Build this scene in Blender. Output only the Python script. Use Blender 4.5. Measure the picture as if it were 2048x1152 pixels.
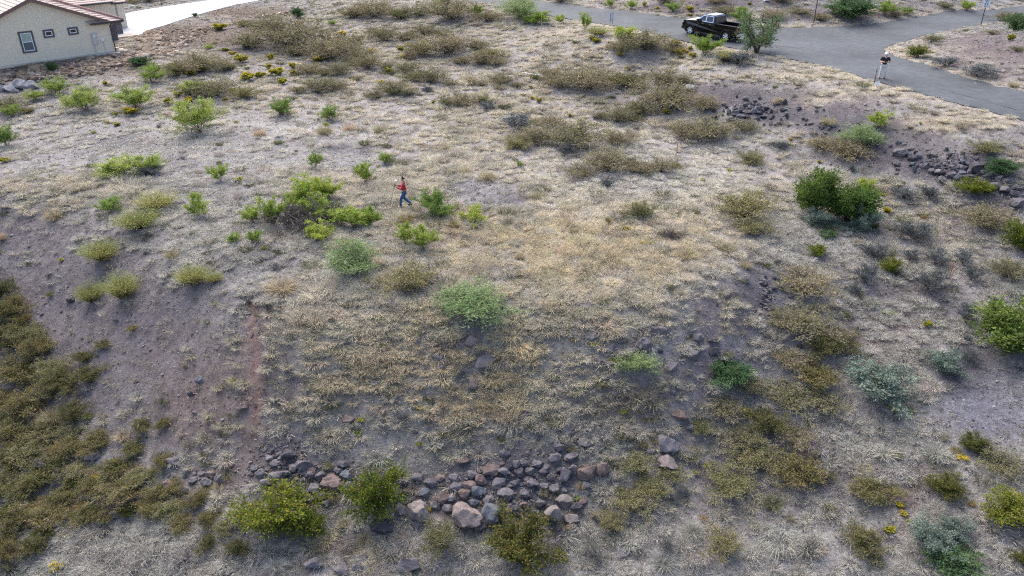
import bpy, bmesh, math, random
import numpy as np
from mathutils import Vector, Matrix

for o in list(bpy.data.objects): bpy.data.objects.remove(o)
random.seed(5)
RNG = np.random.default_rng(11)
scene = bpy.context.scene
COL = scene.collection

# ------------------------------------------------------------------ camera
F, TH, CAMH = 1600.0, math.radians(27.5), 16.6        # focal length in photo pixels, tilt, height
cam = bpy.data.cameras.new('camera'); camo = bpy.data.objects.new('camera', cam); COL.objects.link(camo)
camo.location = (0, 0, CAMH); camo.rotation_euler = (math.pi/2 - TH, 0, 0)
cam.sensor_width = 36; cam.lens = F/2048*36; cam.clip_end = 5000; cam.clip_start = .1
scene.camera = camo
# ------------------------------------------------------------------ light
SUN_EL, SUN_AZ = math.radians(50), math.radians(-25)   # azimuth measured from +Y towards +X
w = bpy.data.worlds.new('World'); scene.world = w; w.use_nodes = True
nt = w.node_tree; nt.nodes.clear()
sky = nt.nodes.new('ShaderNodeTexSky'); sky.sky_type = 'NISHITA'; sky.sun_disc = False
sky.sun_elevation = SUN_EL; sky.sun_rotation = SUN_AZ; sky.altitude = 1200
sky.air_density = .75; sky.dust_density = 8.0; sky.ozone_density = .4
bg = nt.nodes.new('ShaderNodeBackground'); bg.inputs[1].default_value = 0.15
wo = nt.nodes.new('ShaderNodeOutputWorld')
nt.links.new(sky.outputs[0], bg.inputs[0]); nt.links.new(bg.outputs[0], wo.inputs[0])
sl = bpy.data.lights.new('sun', 'SUN'); sl.energy = 1.2; sl.angle = math.radians(55); sl.color = (1, 1, .985)
slo = bpy.data.objects.new('sun', sl); COL.objects.link(slo)
slo.rotation_euler = (math.pi/2 - SUN_EL, 0, math.pi - SUN_AZ); slo.location = (0, 60, 60)
vs = scene.view_settings
vs.view_transform = 'Standard'; vs.look = 'None'; vs.gamma = 1; vs.exposure = 1.52; vs.use_curve_mapping = False
scene.render.engine = 'CYCLES'; scene.cycles.use_denoising = False; scene.cycles.filter_width = 1.2

# ------------------------------------------------------------------ helpers: photo pixel -> direction
CT, ST = math.cos(TH), math.sin(TH)
def ray(px, py):
    u = (px-1024)/F; v = (py-576)/F
    return np.array([u, CT-v*ST, -ST-v*CT])
def wz(px, py, z):
    d = ray(px, py); t = (z-CAMH)/d[2]
    return np.array([d[0]*t, d[1]*t, z])
def proj(x, y, z):
    z = z-CAMH; dep = y*CT-z*ST; up = y*ST+z*CT
    dep = np.maximum(dep, .1)
    return 1024+F*x/dep, 576-F*up/dep, dep
def lin(r, g, b, k=1.0):
    f = lambda c: (c/12.92 if c <= .04045 else ((c+.055)/1.055)**2.4)
    return tuple(k*f(c/255.) for c in (r, g, b))

# ------------------------------------------------------------------ terrain
CP = '''800 413 0;560 420 0;1000 350 .1;1200 420 -.1;400 350 .1;1000 500 -.2;800 520 -.2;600 540 -.3;1250 550 -.45;450 450 0;1300 330 .2
1000 220 .55;700 220 .6;400 200 .8;250 300 .3;100 330 .1;600 120 1.5;900 120 1.6;1150 160 1.3;1300 130 1.9;800 60 2.3;1050 80 2.6;500 60 2.0;640 10 2.8
230 103 2.05;0 134 2.05;115 119 2.05;100 150 1.6;0 178 1.1;150 180 1.0;300 80 1.95;400 40 2.2;515 2 2.5;250 60 2.05;0 260 .4;330 40 2.15
960 5 3.8;1110 33 3.7;1220 50 3.6;1340 78 3.5;1460 95 3.45;1540 110 3.4;1640 130 3.35;1760 165 3.3;1850 190 3.25;1950 215 3.15;2048 242 3.05
1060 0 3.8;1200 18 3.7;1370 38 3.6;1540 57 3.55;1640 55 3.55;1760 47 3.6;1850 32 3.7;1950 22 3.8;2048 12 3.9
1770 97 3.4;1850 132 3.3;1950 165 3.2;2048 190 3.1;1850 70 3.55;1960 48 3.75;1400 58 3.52;1600 85 3.45;1750 130 3.35;1900 172 3.22;1900 45 3.68
2000 110 4.3;2048 80 5.2;1930 100 3.9;2048 140 3.9;1960 75 4.1
1300 10 4.2;1400 8 4.6;1550 25 4.2;1700 20 4.3;1700 0 5.2;1900 6 4.5;1200 3 4.0
1250 95 3.1;1400 125 2.85;1500 150 2.8;1600 175 2.75;1700 205 2.7;1800 235 2.55;1900 265 2.4;2000 295 2.2
1400 220 .9;1500 270 .55;1600 320 .1;1700 380 -.3;1800 405 -.4;1900 440 -.5;2000 470 -.5
1600 450 -.6;1500 450 -.3;1700 520 -1.1;1900 600 -1.8;2000 750 -2.7;1800 700 -2.5;1650 650 -2.1;1550 600 -1.5
1500 720 -2.6;1400 650 -1.1;1450 850 -3.9;1700 900 -3.9;1900 900 -3.6;1950 1100 -4.6;1600 1100 -5.1;1300 1000 -4.8;1480 560 -.5;1440 620 -.8
500 590 -.4;700 620 -.5;950 630 -.5;1200 640 -.55;500 750 -2.2;700 760 -2.2;950 760 -2.2;1200 780 -2.5;600 900 -3.9;900 900 -3.8;1150 900 -3.9
600 1000 -4.8;800 1020 -4.9;1050 1030 -5.0;500 1130 -5.4;800 1140 -5.4;1100 1140 -5.5;1400 1140 -5.4;600 570 -.3;850 580 -.3;1100 590 -.35
0 395 -.1;200 465 -.3;350 535 -.4;0 520 -2.2;150 600 -2.4;300 680 -2.4;0 700 -4.3;200 800 -4.1;100 900 -5.3;300 900 -4.6;0 1050 -6.1;300 1050 -5.5;100 1140 -6.3'''
pts = []
for tok in CP.replace('\n', ';').split(';'):
    a, b, c = map(float, tok.split()); pts.append(wz(a, b, c))
pts += [np.array(p, float) for p in ((-95, 70, 2), (-90, 40, -2), (-60, 15, -6), (-30, 8, -6), (0, 3, -6), (30, 8, -5.5), (60, 20, -4), (90, 45, .5), (95, 90, 6), (60, 125, 7), (0, 130, 5), (-60, 125, 4), (-100, 110, 3.5))]
pts = np.array(pts)
def _phi(r2): return np.where(r2 > 1e-9, .5*r2*np.log(np.maximum(r2, 1e-9)), 0)
SC = 30.0
XY = pts[:, :2]/SC; n = len(pts)
K = _phi(((XY[:, None]-XY[None])**2).sum(-1)) + np.eye(n)*.004
Pm = np.c_[np.ones(n), XY]
A = np.block([[K, Pm], [Pm.T, np.zeros((3, 3))]])
SOL = np.linalg.solve(A, np.r_[pts[:, 2], 0, 0, 0])
def h0(x, y):
    x = np.asarray(x, float); y = np.asarray(y, float); sh = x.shape
    q = np.c_[x.ravel(), y.ravel()]/SC
    out = np.empty(len(q))
    for i in range(0, len(q), 20000):
        qq = q[i:i+20000]
        out[i:i+20000] = _phi(((qq[:, None]-XY[None])**2).sum(-1))@SOL[:n] + SOL[n] + qq@SOL[n+1:]
    r = np.hypot(q[:, 0]*SC, q[:, 1]*SC-60)
    k = np.clip((r-115)/70, 0, 1); k = k*k*(3-2*k)
    out = np.clip(out, -8, 12)*(1-k)+k*(4+2.5*np.sin(q[:, 0]*.23+1)*np.sin(q[:, 1]*.19))
    return out.reshape(sh)
_H = RNG.random((256, 256))
def vnoise(x, y):
    xi = np.floor(x).astype(int); yi = np.floor(y).astype(int); fx = x-xi; fy = y-yi
    fx = fx*fx*(3-2*fx); fy = fy*fy*(3-2*fy)
    g = lambda a, b: _H[a & 255, b & 255]
    return (g(xi, yi)*(1-fx)+g(xi+1, yi)*fx)*(1-fy)+(g(xi, yi+1)*(1-fx)+g(xi+1, yi+1)*fx)*fy
def fbm(x, y, o=4):
    s = 0; a = .5
    for i in range(o):
        s = s+a*(vnoise(x*2**i+17.3*i, y*2**i+5.1*i)-.5)*2; a *= .55
    return s

def W2(l, z):          # pixel polyline -> world xy on height z(x) given per point
    return [wz(a, b, c) for a, b, c in l]
near = [(700, -55, 3.9), (860, -14, 3.85), (960, 5, 3.8), (1110, 33, 3.7), (1220, 50, 3.6), (1340, 76, 3.5), (1460, 95, 3.45), (1540, 110, 3.4), (1640, 130, 3.35), (1760, 165, 3.3), (1850, 190, 3.25), (1950, 215, 3.15), (2048, 242, 3.05), (2200, 288, 2.95)]
inner_low = [(2200, 226, 3.0), (2048, 187, 3.1), (1950, 163, 3.2), (1850, 131, 3.3), (1790, 113, 3.37), (1768, 103, 3.4), (1775, 92, 3.45), (1830, 76, 3.52), (1900, 63, 3.6), (1960, 49, 3.75), (2048, 36, 3.85), (2200, 12, 4.0)]
far = [(2200, -8, 4.0), (2048, 12, 3.9), (1950, 22, 3.8), (1850, 33, 3.7), (1760, 47, 3.6), (1700, 52, 3.58), (1620, 56, 3.55), (1540, 57, 3.55), (1460, 48, 3.58), (1370, 38, 3.6), (1290, 30, 3.65), (1200, 18, 3.7), (1060, 0, 3.8), (900, -22, 3.85), (800, -60, 3.9)]
def densify(P, step=.5, amp=.15, seed=0):
    r = np.random.default_rng(seed); out = []
    for a, b in zip(P[:-1], P[1:]):
        k = max(1, int(np.linalg.norm(b[:2]-a[:2])/step))
        for i in range(k):
            p = a+(b-a)*i/k; q = p.copy(); q[:2] += r.normal(0, amp, 2)*(0 if i == 0 else 1); out.append(q)
    out.append(P[-1]); return out
roadP = densify(W2(near, 0), seed=1)+densify(W2(inner_low, 0), seed=2)+densify(W2(far, 0), seed=3)
ROAD = np.array([p[:2] for p in roadP])
drv = [(238, 36, 2.1), (262, 29, 2.12), (300, 22, 2.15), (360, 12, 2.25), (430, 2, 2.35), (520, -16, 2.5), (620, -40, 2.7), (660, -30, 2.7), (575, -10, 2.55), (520, 2, 2.45), (470, 11, 2.35), (420, 24, 2.25), (370, 38, 2.18), (330, 50, 2.12), (300, 58, 2.1), (290, 64, 2.08), (278, 70, 2.06), (255, 74, 2.05), (236, 75, 2.05), (215, 60, 2.05)]
DRIVE = np.array([p[:2] for p in densify(W2(drv, 0), amp=.02, seed=4)])
HANG = math.radians(44.53); HC = wz(230, 103, 2.1)
HD = np.array([math.cos(HANG), math.sin(HANG)]); HB = np.array([-math.sin(HANG), math.cos(HANG)])
HOUSE = np.array([HC[:2]+HD*a+HB*b for a, b in ((-13, 0), (0, 0), (0, 6), (2.6, 6), (5.4, 12), (5.4, 20), (-13, 20))])
def inside(P, x, y):
    c = np.zeros(x.shape, bool); j = len(P)-1
    for i in range(len(P)):
        a, b = P[i], P[j]
        with np.errstate(divide='ignore', invalid='ignore'):
            k = ((a[1] > y) != (b[1] > y)) & (x < (b[0]-a[0])*(y-a[1])/(b[1]-a[1])+a[0])
        c ^= k; j = i
    return c
def edge_dist(P, x, y):
    d = np.full(x.shape, 1e9)
    for i in range(len(P)):
        a, b = P[i-1], P[i]; ab = b-a; L = ab@ab+1e-9
        t = np.clip(((x-a[0])*ab[0]+(y-a[1])*ab[1])/L, 0, 1)
        d = np.minimum(d, np.hypot(x-a[0]-t*ab[0], y-a[1]-t*ab[1]))
    return d
def hard_dist(x, y):   # signed: negative on road / drive / house
    out = np.full(np.shape(x), 1e9)
    for P in (ROAD[::3], DRIVE[::2], HOUSE):
        d = edge_dist(P, x, y); out = np.minimum(out, np.where(inside(P, x, y), -d, d))
    return out
def hfull(x, y, hd=None):
    x = np.asarray(x, float); y = np.asarray(y, float)
    if hd is None: hd = hard_dist(x, y)
    k = np.clip(hd/2.0, 0, 1)
    z = h0(x, y)+k*(.17*fbm(x/3.1, y/3.1)+.055*fbm(x/.7+9, y/.7, 3))
    return z-np.where(hd < -.12, .06, 0)
TS = np.r_[np.arange(14, 120, .25), np.arange(120, 320, 1)]
def ground(px, py):
    d = ray(px, py); P = d[None]*TS[:, None]; z = h0(P[:, 0], P[:, 1])
    k = np.argmax(P[:, 2]+CAMH < z)
    if k == 0: return wz(px, py, 4)
    f0 = P[k-1, 2]+CAMH-z[k-1]; f1 = P[k, 2]+CAMH-z[k]; f = f0/(f0-f1)
    p = P[k-1]*(1-f)+P[k]*f
    return np.array([p[0], p[1], float(hfull(p[0:1], p[1:2])[0])])
def depth(p): return p[1]*CT-(p[2]-CAMH)*ST

# ------------------------------------------------------------------ ground zones (world ellipses found from photo directions)
SOILC = dict(tan=lin(150, 146, 139), grey=lin(134, 132, 130), slope=lin(134, 131, 124), path=lin(124, 99, 90), purple=lin(110, 104, 104), red=lin(118, 107, 101), dark=lin(92, 90, 92), yard=lin(118, 106, 90), verge=lin(160, 151, 133), pale=lin(152, 149, 143), blue=lin(112, 112, 118))
GRASSC = dict(straw=lin(214, 206, 186), gold=lin(219, 206, 176), gray=lin(197, 194, 187), olive=lin(190, 184, 164), pale=lin(218, 214, 203))
# px, py, rx, ry, soil, grass density, grass tint   (painted in order)
ZONES = [
 (1024, 300, 1500, 330, 'tan', .85, 'straw'), (1024, 620, 1400, 150, 'grey', .75, 'gray'), (820, 770, 480, 210, 'slope', 1.2, 'straw'), (820, 800, 260, 110, 'slope', 1.25, 'gold'),
 (1020, 1000, 1300, 180, 'slope', .62, 'gray'), (1150, 480, 330, 120, 'tan', .95, 'gold'), (1300, 350, 250, 90, 'pale', .8, 'pale'), (800, 260, 240, 50, 'tan', .95, 'straw'),
 (100, 640, 300, 170, 'purple', .1, 'gray'), (50, 455, 130, 48, 'purple', .12, 'gray'), (190, 535, 120, 48, 'purple', .14, 'gray'), (320, 615, 120, 50, 'purple', .2, 'gray'), (330, 740, 160, 150, 'purple', .14, 'olive'), (250, 700, 120, 90, 'purple', .1, 'olive'), (420, 800, 130, 110, 'red', .3, 'olive'),
 (330, 300, 230, 50, 'grey', .28, 'pale'), (280, 290, 110, 14, 'dark', .12, 'pale'), (420, 400, 130, 70, 'grey', .4, 'gray'), (690, 300, 55, 16, 'dark', .12, 'gray'), (1010, 400, 60, 22, 'dark', .1, 'gray'), (640, 320, 200, 18, 'grey', .4, 'pale'), (960, 385, 70, 22, 'grey', .25, 'gray'),
 (110, 380, 160, 40, 'tan', .85, 'straw'), (560, 260, 240, 30, 'pale', .6, 'pale'), (560, 145, 170, 14, 'tan', .35, 'straw'), (700, 210, 180, 18, 'tan', .45, 'straw'),
 (460, 75, 150, 30, 'purple', .2, 'straw'), (360, 70, 140, 26, 'yard', .04, 'straw'), (120, 140, 190, 26, 'yard', .02, 'straw'), (230, 110, 60, 14, 'yard', .02, 'straw'), (480, 25, 120, 14, 'yard', .05, 'straw'), (230, 160, 120, 14, 'tan', .3, 'straw'),
 (1480, 190, 150, 22, 'purple', .2, 'gray'), (1620, 215, 130, 30, 'purple', .18, 'gray'), (1540, 225, 80, 22, 'dark', .12, 'gray'), (1790, 300, 130, 30, 'purple', .2, 'gray'), (1900, 330, 90, 26, 'dark', .08, 'gray'), (1700, 450, 110, 20, 'red', .2, 'gray'),
 (1500, 140, 90, 14, 'tan', .8, 'pale'), (1700, 190, 160, 18, 'verge', .75, 'straw'), (1900, 245, 170, 22, 'verge', .75, 'straw'), (1350, 110, 160, 14, 'tan', .85, 'straw'), (1620, 150, 110, 12, 'verge', .7, 'straw'),
 (1180, 62, 150, 10, 'verge', .5, 'straw'), (1300, 85, 100, 8, 'verge', .4, 'straw'),
 (1400, 8, 420, 20, 'purple', .3, 'olive'), (1700, 25, 200, 16, 'purple', .3, 'olive'), (1960, 110, 110, 50, 'red', .25, 'gray'), (2000, 90, 80, 25, 'purple', .2, 'gray'), (1820, 105, 50, 12, 'verge', .4, 'straw'),
 (1640, 480, 120, 70, 'pale', .8, 'gray'), (1830, 600, 130, 80, 'purple', .55, 'gray'), (1750, 660, 90, 60, 'red', .45, 'gray'), (1980, 820, 90, 80, 'blue', .06, 'gray'), (1960, 740, 100, 40, 'dark', .08, 'gray'), (1830, 970, 60, 90, 'red', .15, 'gray'), (1680, 930, 130, 60, 'purple', .7, 'gray'), (1560, 1080, 140, 80, 'grey', .85, 'gray'),
 (1420, 700, 60, 60, 'purple', .3, 'gray'), (1530, 570, 50, 50, 'dark', .2, 'gray'), (1250, 800, 110, 60, 'red', .75, 'olive'), (950, 740, 90, 90, 'slope', .9, 'gold'),
 (506, 625, 16, 38, 'path', .02, 'gray'), (510, 680, 16, 42, 'path', .02, 'gray'), (513, 740, 16, 45, 'path', .02, 'gray'), (515, 800, 16, 45, 'path', .02, 'gray'), (513, 860, 15, 45, 'path', .02, 'gray'), (505, 915, 18, 40, 'path', .02, 'gray'), (545, 900, 60, 30, 'dark', .1, 'gray'), (860, 930, 90, 40, 'slope', .8, 'pale'), (1000, 970, 220, 70, 'dark', .14, 'straw'), (620, 950, 110, 40, 'dark', .12, 'straw'), (430, 940, 90, 40, 'red', .15, 'straw'), (900, 1030, 40, 40, 'red', .1, 'gray'), (700, 1090, 90, 40, 'red', .7, 'gold'), (240, 1120, 180, 50, 'slope', .8, 'gray'), (100, 850, 160, 120, 'purple', .3, 'olive'), (1460, 960, 120, 120, 'purple', .4, 'olive'),
 (1480, 198, 120, 24, 'dark', .15, 'gray'), (1630, 228, 130, 32, 'purple', .15, 'gray'), (1800, 302, 130, 36, 'purple', .15, 'gray'), (1900, 338, 110, 30, 'dark', .08, 'gray'), (1545, 228, 90, 24, 'dark', .1, 'gray'), (1985, 400, 80, 50, 'purple', .25, 'gray'), (1720, 262, 110, 30, 'dark', .12, 'gray'), (1395, 192, 80, 20, 'purple', .15, 'gray'), (1500, 545, 34, 40, 'dark', .2, 'gray'), (1440, 640, 60, 60, 'purple', .3, 'straw'), (1400, 750, 60, 70, 'purple', .4, 'gray'),
]
_zb = []
for px, py, rx, ry, so, dn, ti in ZONES:
    yc = max(py, -20); c = ground(px, yc); a = ground(px+rx, yc)[:2]-c[:2]
    up = ground(px, max(yc-ry, -40))[:2]-c[:2]; dn_ = ground(px, min(yc+ry, 1500))[:2]-c[:2]
    b = (up-dn_)/2; ce = c[:2]+(up+dn_)/2
    _zb.append((so == 'path', ce, np.linalg.inv(np.c_[a, b]), SOILC[so], dn, GRASSC[ti]))
def zones(x, y):
    soil = np.tile(np.array(SOILC['grey']), (len(x), 1)); den = np.full(len(x), .6); tin = np.tile(np.array(GRASSC['gray']), (len(x), 1))
    jx = x+1.1*fbm(x/2.3+3, y/2.3, 3); jy = y+1.1*fbm(x/2.3, y/2.3+8, 3)
    jn = np.clip(1+1.1*fbm(x/.8+31, y/.8+3, 4), .15, 3)
    for raw, ce, M, so, dn, ti in _zb:
        q = ((np.c_[x, y] if raw else np.c_[jx, jy])-ce)@M.T; r2 = (q**2).sum(1)*(1 if raw else jn); k = np.exp(-np.minimum(r2, 40)**1.6)*(np.clip(.85+.7*fbm(x/.5+7, y/.5, 3), .4, 1) if raw else 1)
        soil = soil*(1-k[:, None])+np.array(so)*k[:, None]; den = den*(1-k)+dn*k; tin = tin*(1-k[:, None])+np.array(ti)*k[:, None]
    return soil, den, tin

# ------------------------------------------------------------------ materials
def newmat(name):
    m = bpy.data.materials.new(name); m.use_nodes = True; t = m.node_tree; t.nodes.clear()
    return m, t, (lambda k, **a: _n(t, k, a))
def _n(t, k, a):
    q = t.nodes.new('ShaderNode'+k)
    for key, v in a.items(): setattr(q, key, v)
    return q
def simple(name, col, rough=.6, metal=0, noise=.12, scale=6, bump=0, coat=0, spec=.5, emit=None):
    m, t, N = newmat(name); L = t.links.new
    b = N('BsdfPrincipled'); o = N('OutputMaterial'); L(b.outputs[0], o.inputs[0])
    b.inputs['Roughness'].default_value = rough; b.inputs['Metallic'].default_value = metal
    b.inputs['Coat Weight'].default_value = coat; b.inputs['Coat Roughness'].default_value = .03; b.inputs['Specular IOR Level'].default_value = spec
    tc = N('TexCoord'); nz = N('TexNoise'); nz.inputs['Scale'].default_value = scale; nz.inputs['Detail'].default_value = 6
    L(tc.outputs['Object'], nz.inputs['Vector'])
    mr = N('MapRange'); mr.inputs['From Min'].default_value = .25; mr.inputs['From Max'].default_value = .75
    mr.inputs['To Min'].default_value = 1-noise; mr.inputs['To Max'].default_value = 1+noise
    L(nz.outputs['Fac'], mr.inputs['Value'])
    mx = N('Mix', data_type='RGBA', blend_type='MULTIPLY'); mx.inputs[0].default_value = 1; mx.inputs[6].default_value = (*col, 1)
    L(mr.outputs[0], mx.inputs[7]); L(mx.outputs[2], b.inputs['Base Color'])
    if bump:
        bp = N('Bump'); bp.inputs['Strength'].default_value = bump; bp.inputs['Distance'].default_value = .02
        n2 = N('TexNoise'); n2.inputs['Scale'].default_value = scale*8; n2.inputs['Detail'].default_value = 5
        L(tc.outputs['Object'], n2.inputs['Vector']); L(n2.outputs['Fac'], bp.inputs['Height']); L(bp.outputs[0], b.inputs['Normal'])
    return m
def plantmat(name, mode, trans=.25):
    # mode: 'attr' vertex colour; 'inst' instancer tint x vertex colour; 'obj' object colour x vertex colour
    m, t, N = newmat(name); L = t.links.new
    at = N('Attribute', attribute_name='Col'); col = at.outputs['Color']
    oi = N('ObjectInfo')
    if mode != 'attr':
        src = N('Attribute', attribute_name='tint', attribute_type='INSTANCER').outputs['Color'] if mode == 'inst' else oi.outputs['Color']
        mx = N('Mix', data_type='RGBA', blend_type='MULTIPLY'); mx.inputs[0].default_value = 1
        L(src, mx.inputs[6]); L(col, mx.inputs[7]); col = mx.outputs[2]
    else:
        hs = N('HueSaturation'); mr = N('MapRange'); L(oi.outputs['Random'], mr.inputs['Value'])
        mr.inputs['To Min'].default_value = .48; mr.inputs['To Max'].default_value = .52; L(mr.outputs[0], hs.inputs['Hue'])
        m2 = N('MapRange'); L(oi.outputs['Random'], m2.inputs['Value']); m2.inputs['To Min'].default_value = 1.22; m2.inputs['To Max'].default_value = .82
        L(m2.outputs[0], hs.inputs['Value']); L(col, hs.inputs['Color']); col = hs.outputs[0]
    d = N('BsdfDiffuse'); tr = N('BsdfTranslucent'); ms = N('MixShader'); ms.inputs[0].default_value = trans; o = N('OutputMaterial')
    L(col, d.inputs[0]); L(col, tr.inputs[0]); L(d.outputs[0], ms.inputs[1]); L(tr.outputs[0], ms.inputs[2]); L(ms.outputs[0], o.inputs[0])
    return m
def rockmat(name, mode):
    m, t, N = newmat(name); L = t.links.new
    b = N('BsdfPrincipled'); o = N('OutputMaterial'); L(b.outputs[0], o.inputs[0]); b.inputs['Roughness'].default_value = .9; b.inputs['Specular IOR Level'].default_value = .2
    src = N('Attribute', attribute_name='tint', attribute_type='INSTANCER').outputs['Color'] if mode == 'inst' else N('ObjectInfo').outputs['Color']
    tc = N('TexCoord'); gm = N('NewGeometry')
    n1 = N('TexNoise'); n1.inputs['Scale'].default_value = 3.2; n1.inputs['Detail'].default_value = 8; n1.inputs['Roughness'].default_value = .7
    L(gm.outputs['Position'], n1.inputs['Vector'])
    r = N('ValToRGB'); r.color_ramp.elements[0].position = .3; r.color_ramp.elements[0].color = (.5, .48, .5, 1); r.color_ramp.elements[1].position = .72; r.color_ramp.elements[1].color = (1.35, 1.32, 1.28, 1)
    L(n1.outputs['Fac'], r.inputs[0])
    mx = N('Mix', data_type='RGBA', blend_type='MULTIPLY'); mx.inputs[0].default_value = 1; L(src, mx.inputs[6]); L(r.outputs[0], mx.inputs[7])
    n2 = N('TexNoise'); n2.inputs['Scale'].default_value = 9; n2.inputs['Detail'].default_value = 5; L(gm.outputs['Position'], n2.inputs['Vector'])
    r2 = N('ValToRGB'); r2.color_ramp.elements[0].position = .6; r2.color_ramp.elements[0].color = (0, 0, 0, 1); r2.color_ramp.elements[1].position = .68; r2.color_ramp.elements[1].color = (.25, .25, .25, 1)
    L(n2.outputs['Fac'], r2.inputs[0])
    m2 = N('Mix', data_type='RGBA'); L(r2.outputs[0], m2.inputs[0]); L(mx.outputs[2], m2.inputs[6]); m2.inputs[7].default_value = (*lin(150, 150, 145), 1)
    L(m2.outputs[2], b.inputs['Base Color'])
    bp = N('Bump'); bp.inputs['Strength'].default_value = .6; bp.inputs['Distance'].default_value = .05
    n3 = N('TexNoise'); n3.inputs['Scale'].default_value = 14; n3.inputs['Detail'].default_value = 8; L(gm.outputs['Position'], n3.inputs['Vector'])
    L(n3.outputs['Fac'], bp.inputs['Height']); L(bp.outputs[0], b.inputs['Normal'])
    return m
def groundmat():
    m, t, N = newmat('soil'); L = t.links.new
    b = N('BsdfPrincipled'); o = N('OutputMaterial'); L(b.outputs[0], o.inputs[0]); b.inputs['Roughness'].default_value = .95; b.inputs['Specular IOR Level'].default_value = .1
    at = N('Attribute', attribute_name='soil'); g = N('NewGeometry')
    def nz(s, d, ro=.6):
        q = N('TexNoise'); q.inputs['Scale'].default_value = s; q.inputs['Detail'].default_value = d; q.inputs['Roughness'].default_value = ro; L(g.outputs['Position'], q.inputs['Vector']); return q.outputs['Fac']
    def ramp(f, p0, c0, p1, c1):
        q = N('ValToRGB'); e = q.color_ramp.elements; e[0].position = p0; e[0].color = (*c0, 1); e[1].position = p1; e[1].color = (*c1, 1); L(f, q.inputs[0]); return q.outputs[0]
    def mul(a, c):
        q = N('Mix', data_type='RGBA', blend_type='MULTIPLY'); q.inputs[0].default_value = 1; L(a, q.inputs[6]); L(c, q.inputs[7]); return q.outputs[2]
    c = mul(at.outputs['Color'], ramp(nz(.35, 5), .3, (.8, .77, .8), .7, (1.15, 1.16, 1.12)))
    c = mul(c, ramp(nz(3.0, 7, .75), .32, (.6, .58, .6), .7, (1.3, 1.3, 1.3)))
    c = mul(c, ramp(nz(16, 5, .8), .34, (.5, .48, .5), .68, (1.42, 1.42, 1.42)))
    v = N('TexVoronoi'); v.inputs['Scale'].default_value = 9; L(g.outputs['Position'], v.inputs['Vector'])
    pe = ramp(v.outputs['Distance'], .1, (1, 1, 1), .2, (0, 0, 0))
    th = ramp(v.outputs['Color'], .6, (0, 0, 0), .65, (.8, .8, .8))
    pm = mul(pe, th)
    mx = N('Mix', data_type='RGBA'); L(pm, mx.inputs[0]); L(c, mx.inputs[6])
    pc = N('Mix', data_type='RGBA', blend_type='MIX'); L(v.outputs['Color'], pc.inputs[0]); pc.inputs[6].default_value = (*lin(88, 82, 92), 1); pc.inputs[7].default_value = (*lin(172, 166, 164), 1)
    L(pc.outputs[2], mx.inputs[7]); L(mx.outputs[2], b.inputs['Base Color'])
    bp = N('Bump'); bp.inputs['Strength'].default_value = .8; bp.inputs['Distance'].default_value = .08
    ad = N('Math', operation='ADD'); L(nz(7, 8, .7), ad.inputs[0]); L(pm, ad.inputs[1]); L(ad.outputs[0], bp.inputs['Height']); L(bp.outputs[0], b.inputs['Normal'])
    return m
M = {}
M['soil'] = groundmat()
M['plant'] = plantmat('foliage_leaf', 'attr', .28); M['twig'] = plantmat('woody_stem', 'attr', 0)
M['grass_i'] = plantmat('dry_grass_field', 'inst', .38); M['grass_o'] = plantmat('dry_grass_clump', 'obj', .38)
M['rock_i'] = rockmat('stone_field', 'inst'); M['rock_o'] = rockmat('boulder_stone', 'obj')

# ------------------------------------------------------------------ object helpers
def tag(o, label, cat, group=None, kind=None):
    o['label'] = label; o['category'] = cat
    if group: o['group'] = group
    if kind: o['kind'] = kind
    return o
def link(name, me, mat=None, parent=None):
    o = bpy.data.objects.new(name, me); COL.objects.link(o)
    if mat is not None and me is not None and not me.materials: me.materials.append(mat)
    if parent: o.parent = parent
    return o
def empty(name, loc, rz=0):
    o = bpy.data.objects.new(name, None); COL.objects.link(o); o.location = loc; o.rotation_euler = (0, 0, rz); o.empty_display_size = .2; return o
def fastmesh(name, V, Fc, C=None, mat=None, smooth=False, cname='Col'):
    V = np.asarray(V, np.float32); Fc = np.asarray(Fc, np.int32); k = Fc.shape[1]
    me = bpy.data.meshes.new(name); me.vertices.add(len(V)); me.vertices.foreach_set('co', V.ravel())
    me.loops.add(Fc.size); me.loops.foreach_set('vertex_index', Fc.ravel()); me.polygons.add(len(Fc))
    me.polygons.foreach_set('loop_start', np.arange(0, Fc.size, k, dtype=np.int32))
    if smooth: me.polygons.foreach_set('use_smooth', np.ones(len(Fc), bool))
    me.update(calc_edges=True)
    if C is not None:
        a = me.attributes.new(cname, 'FLOAT_COLOR', 'POINT'); C = np.asarray(C, np.float32)
        a.data.foreach_set('color', np.c_[C, np.ones(len(C), np.float32)].ravel())
    if mat: me.materials.append(mat)
    return me
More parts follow.
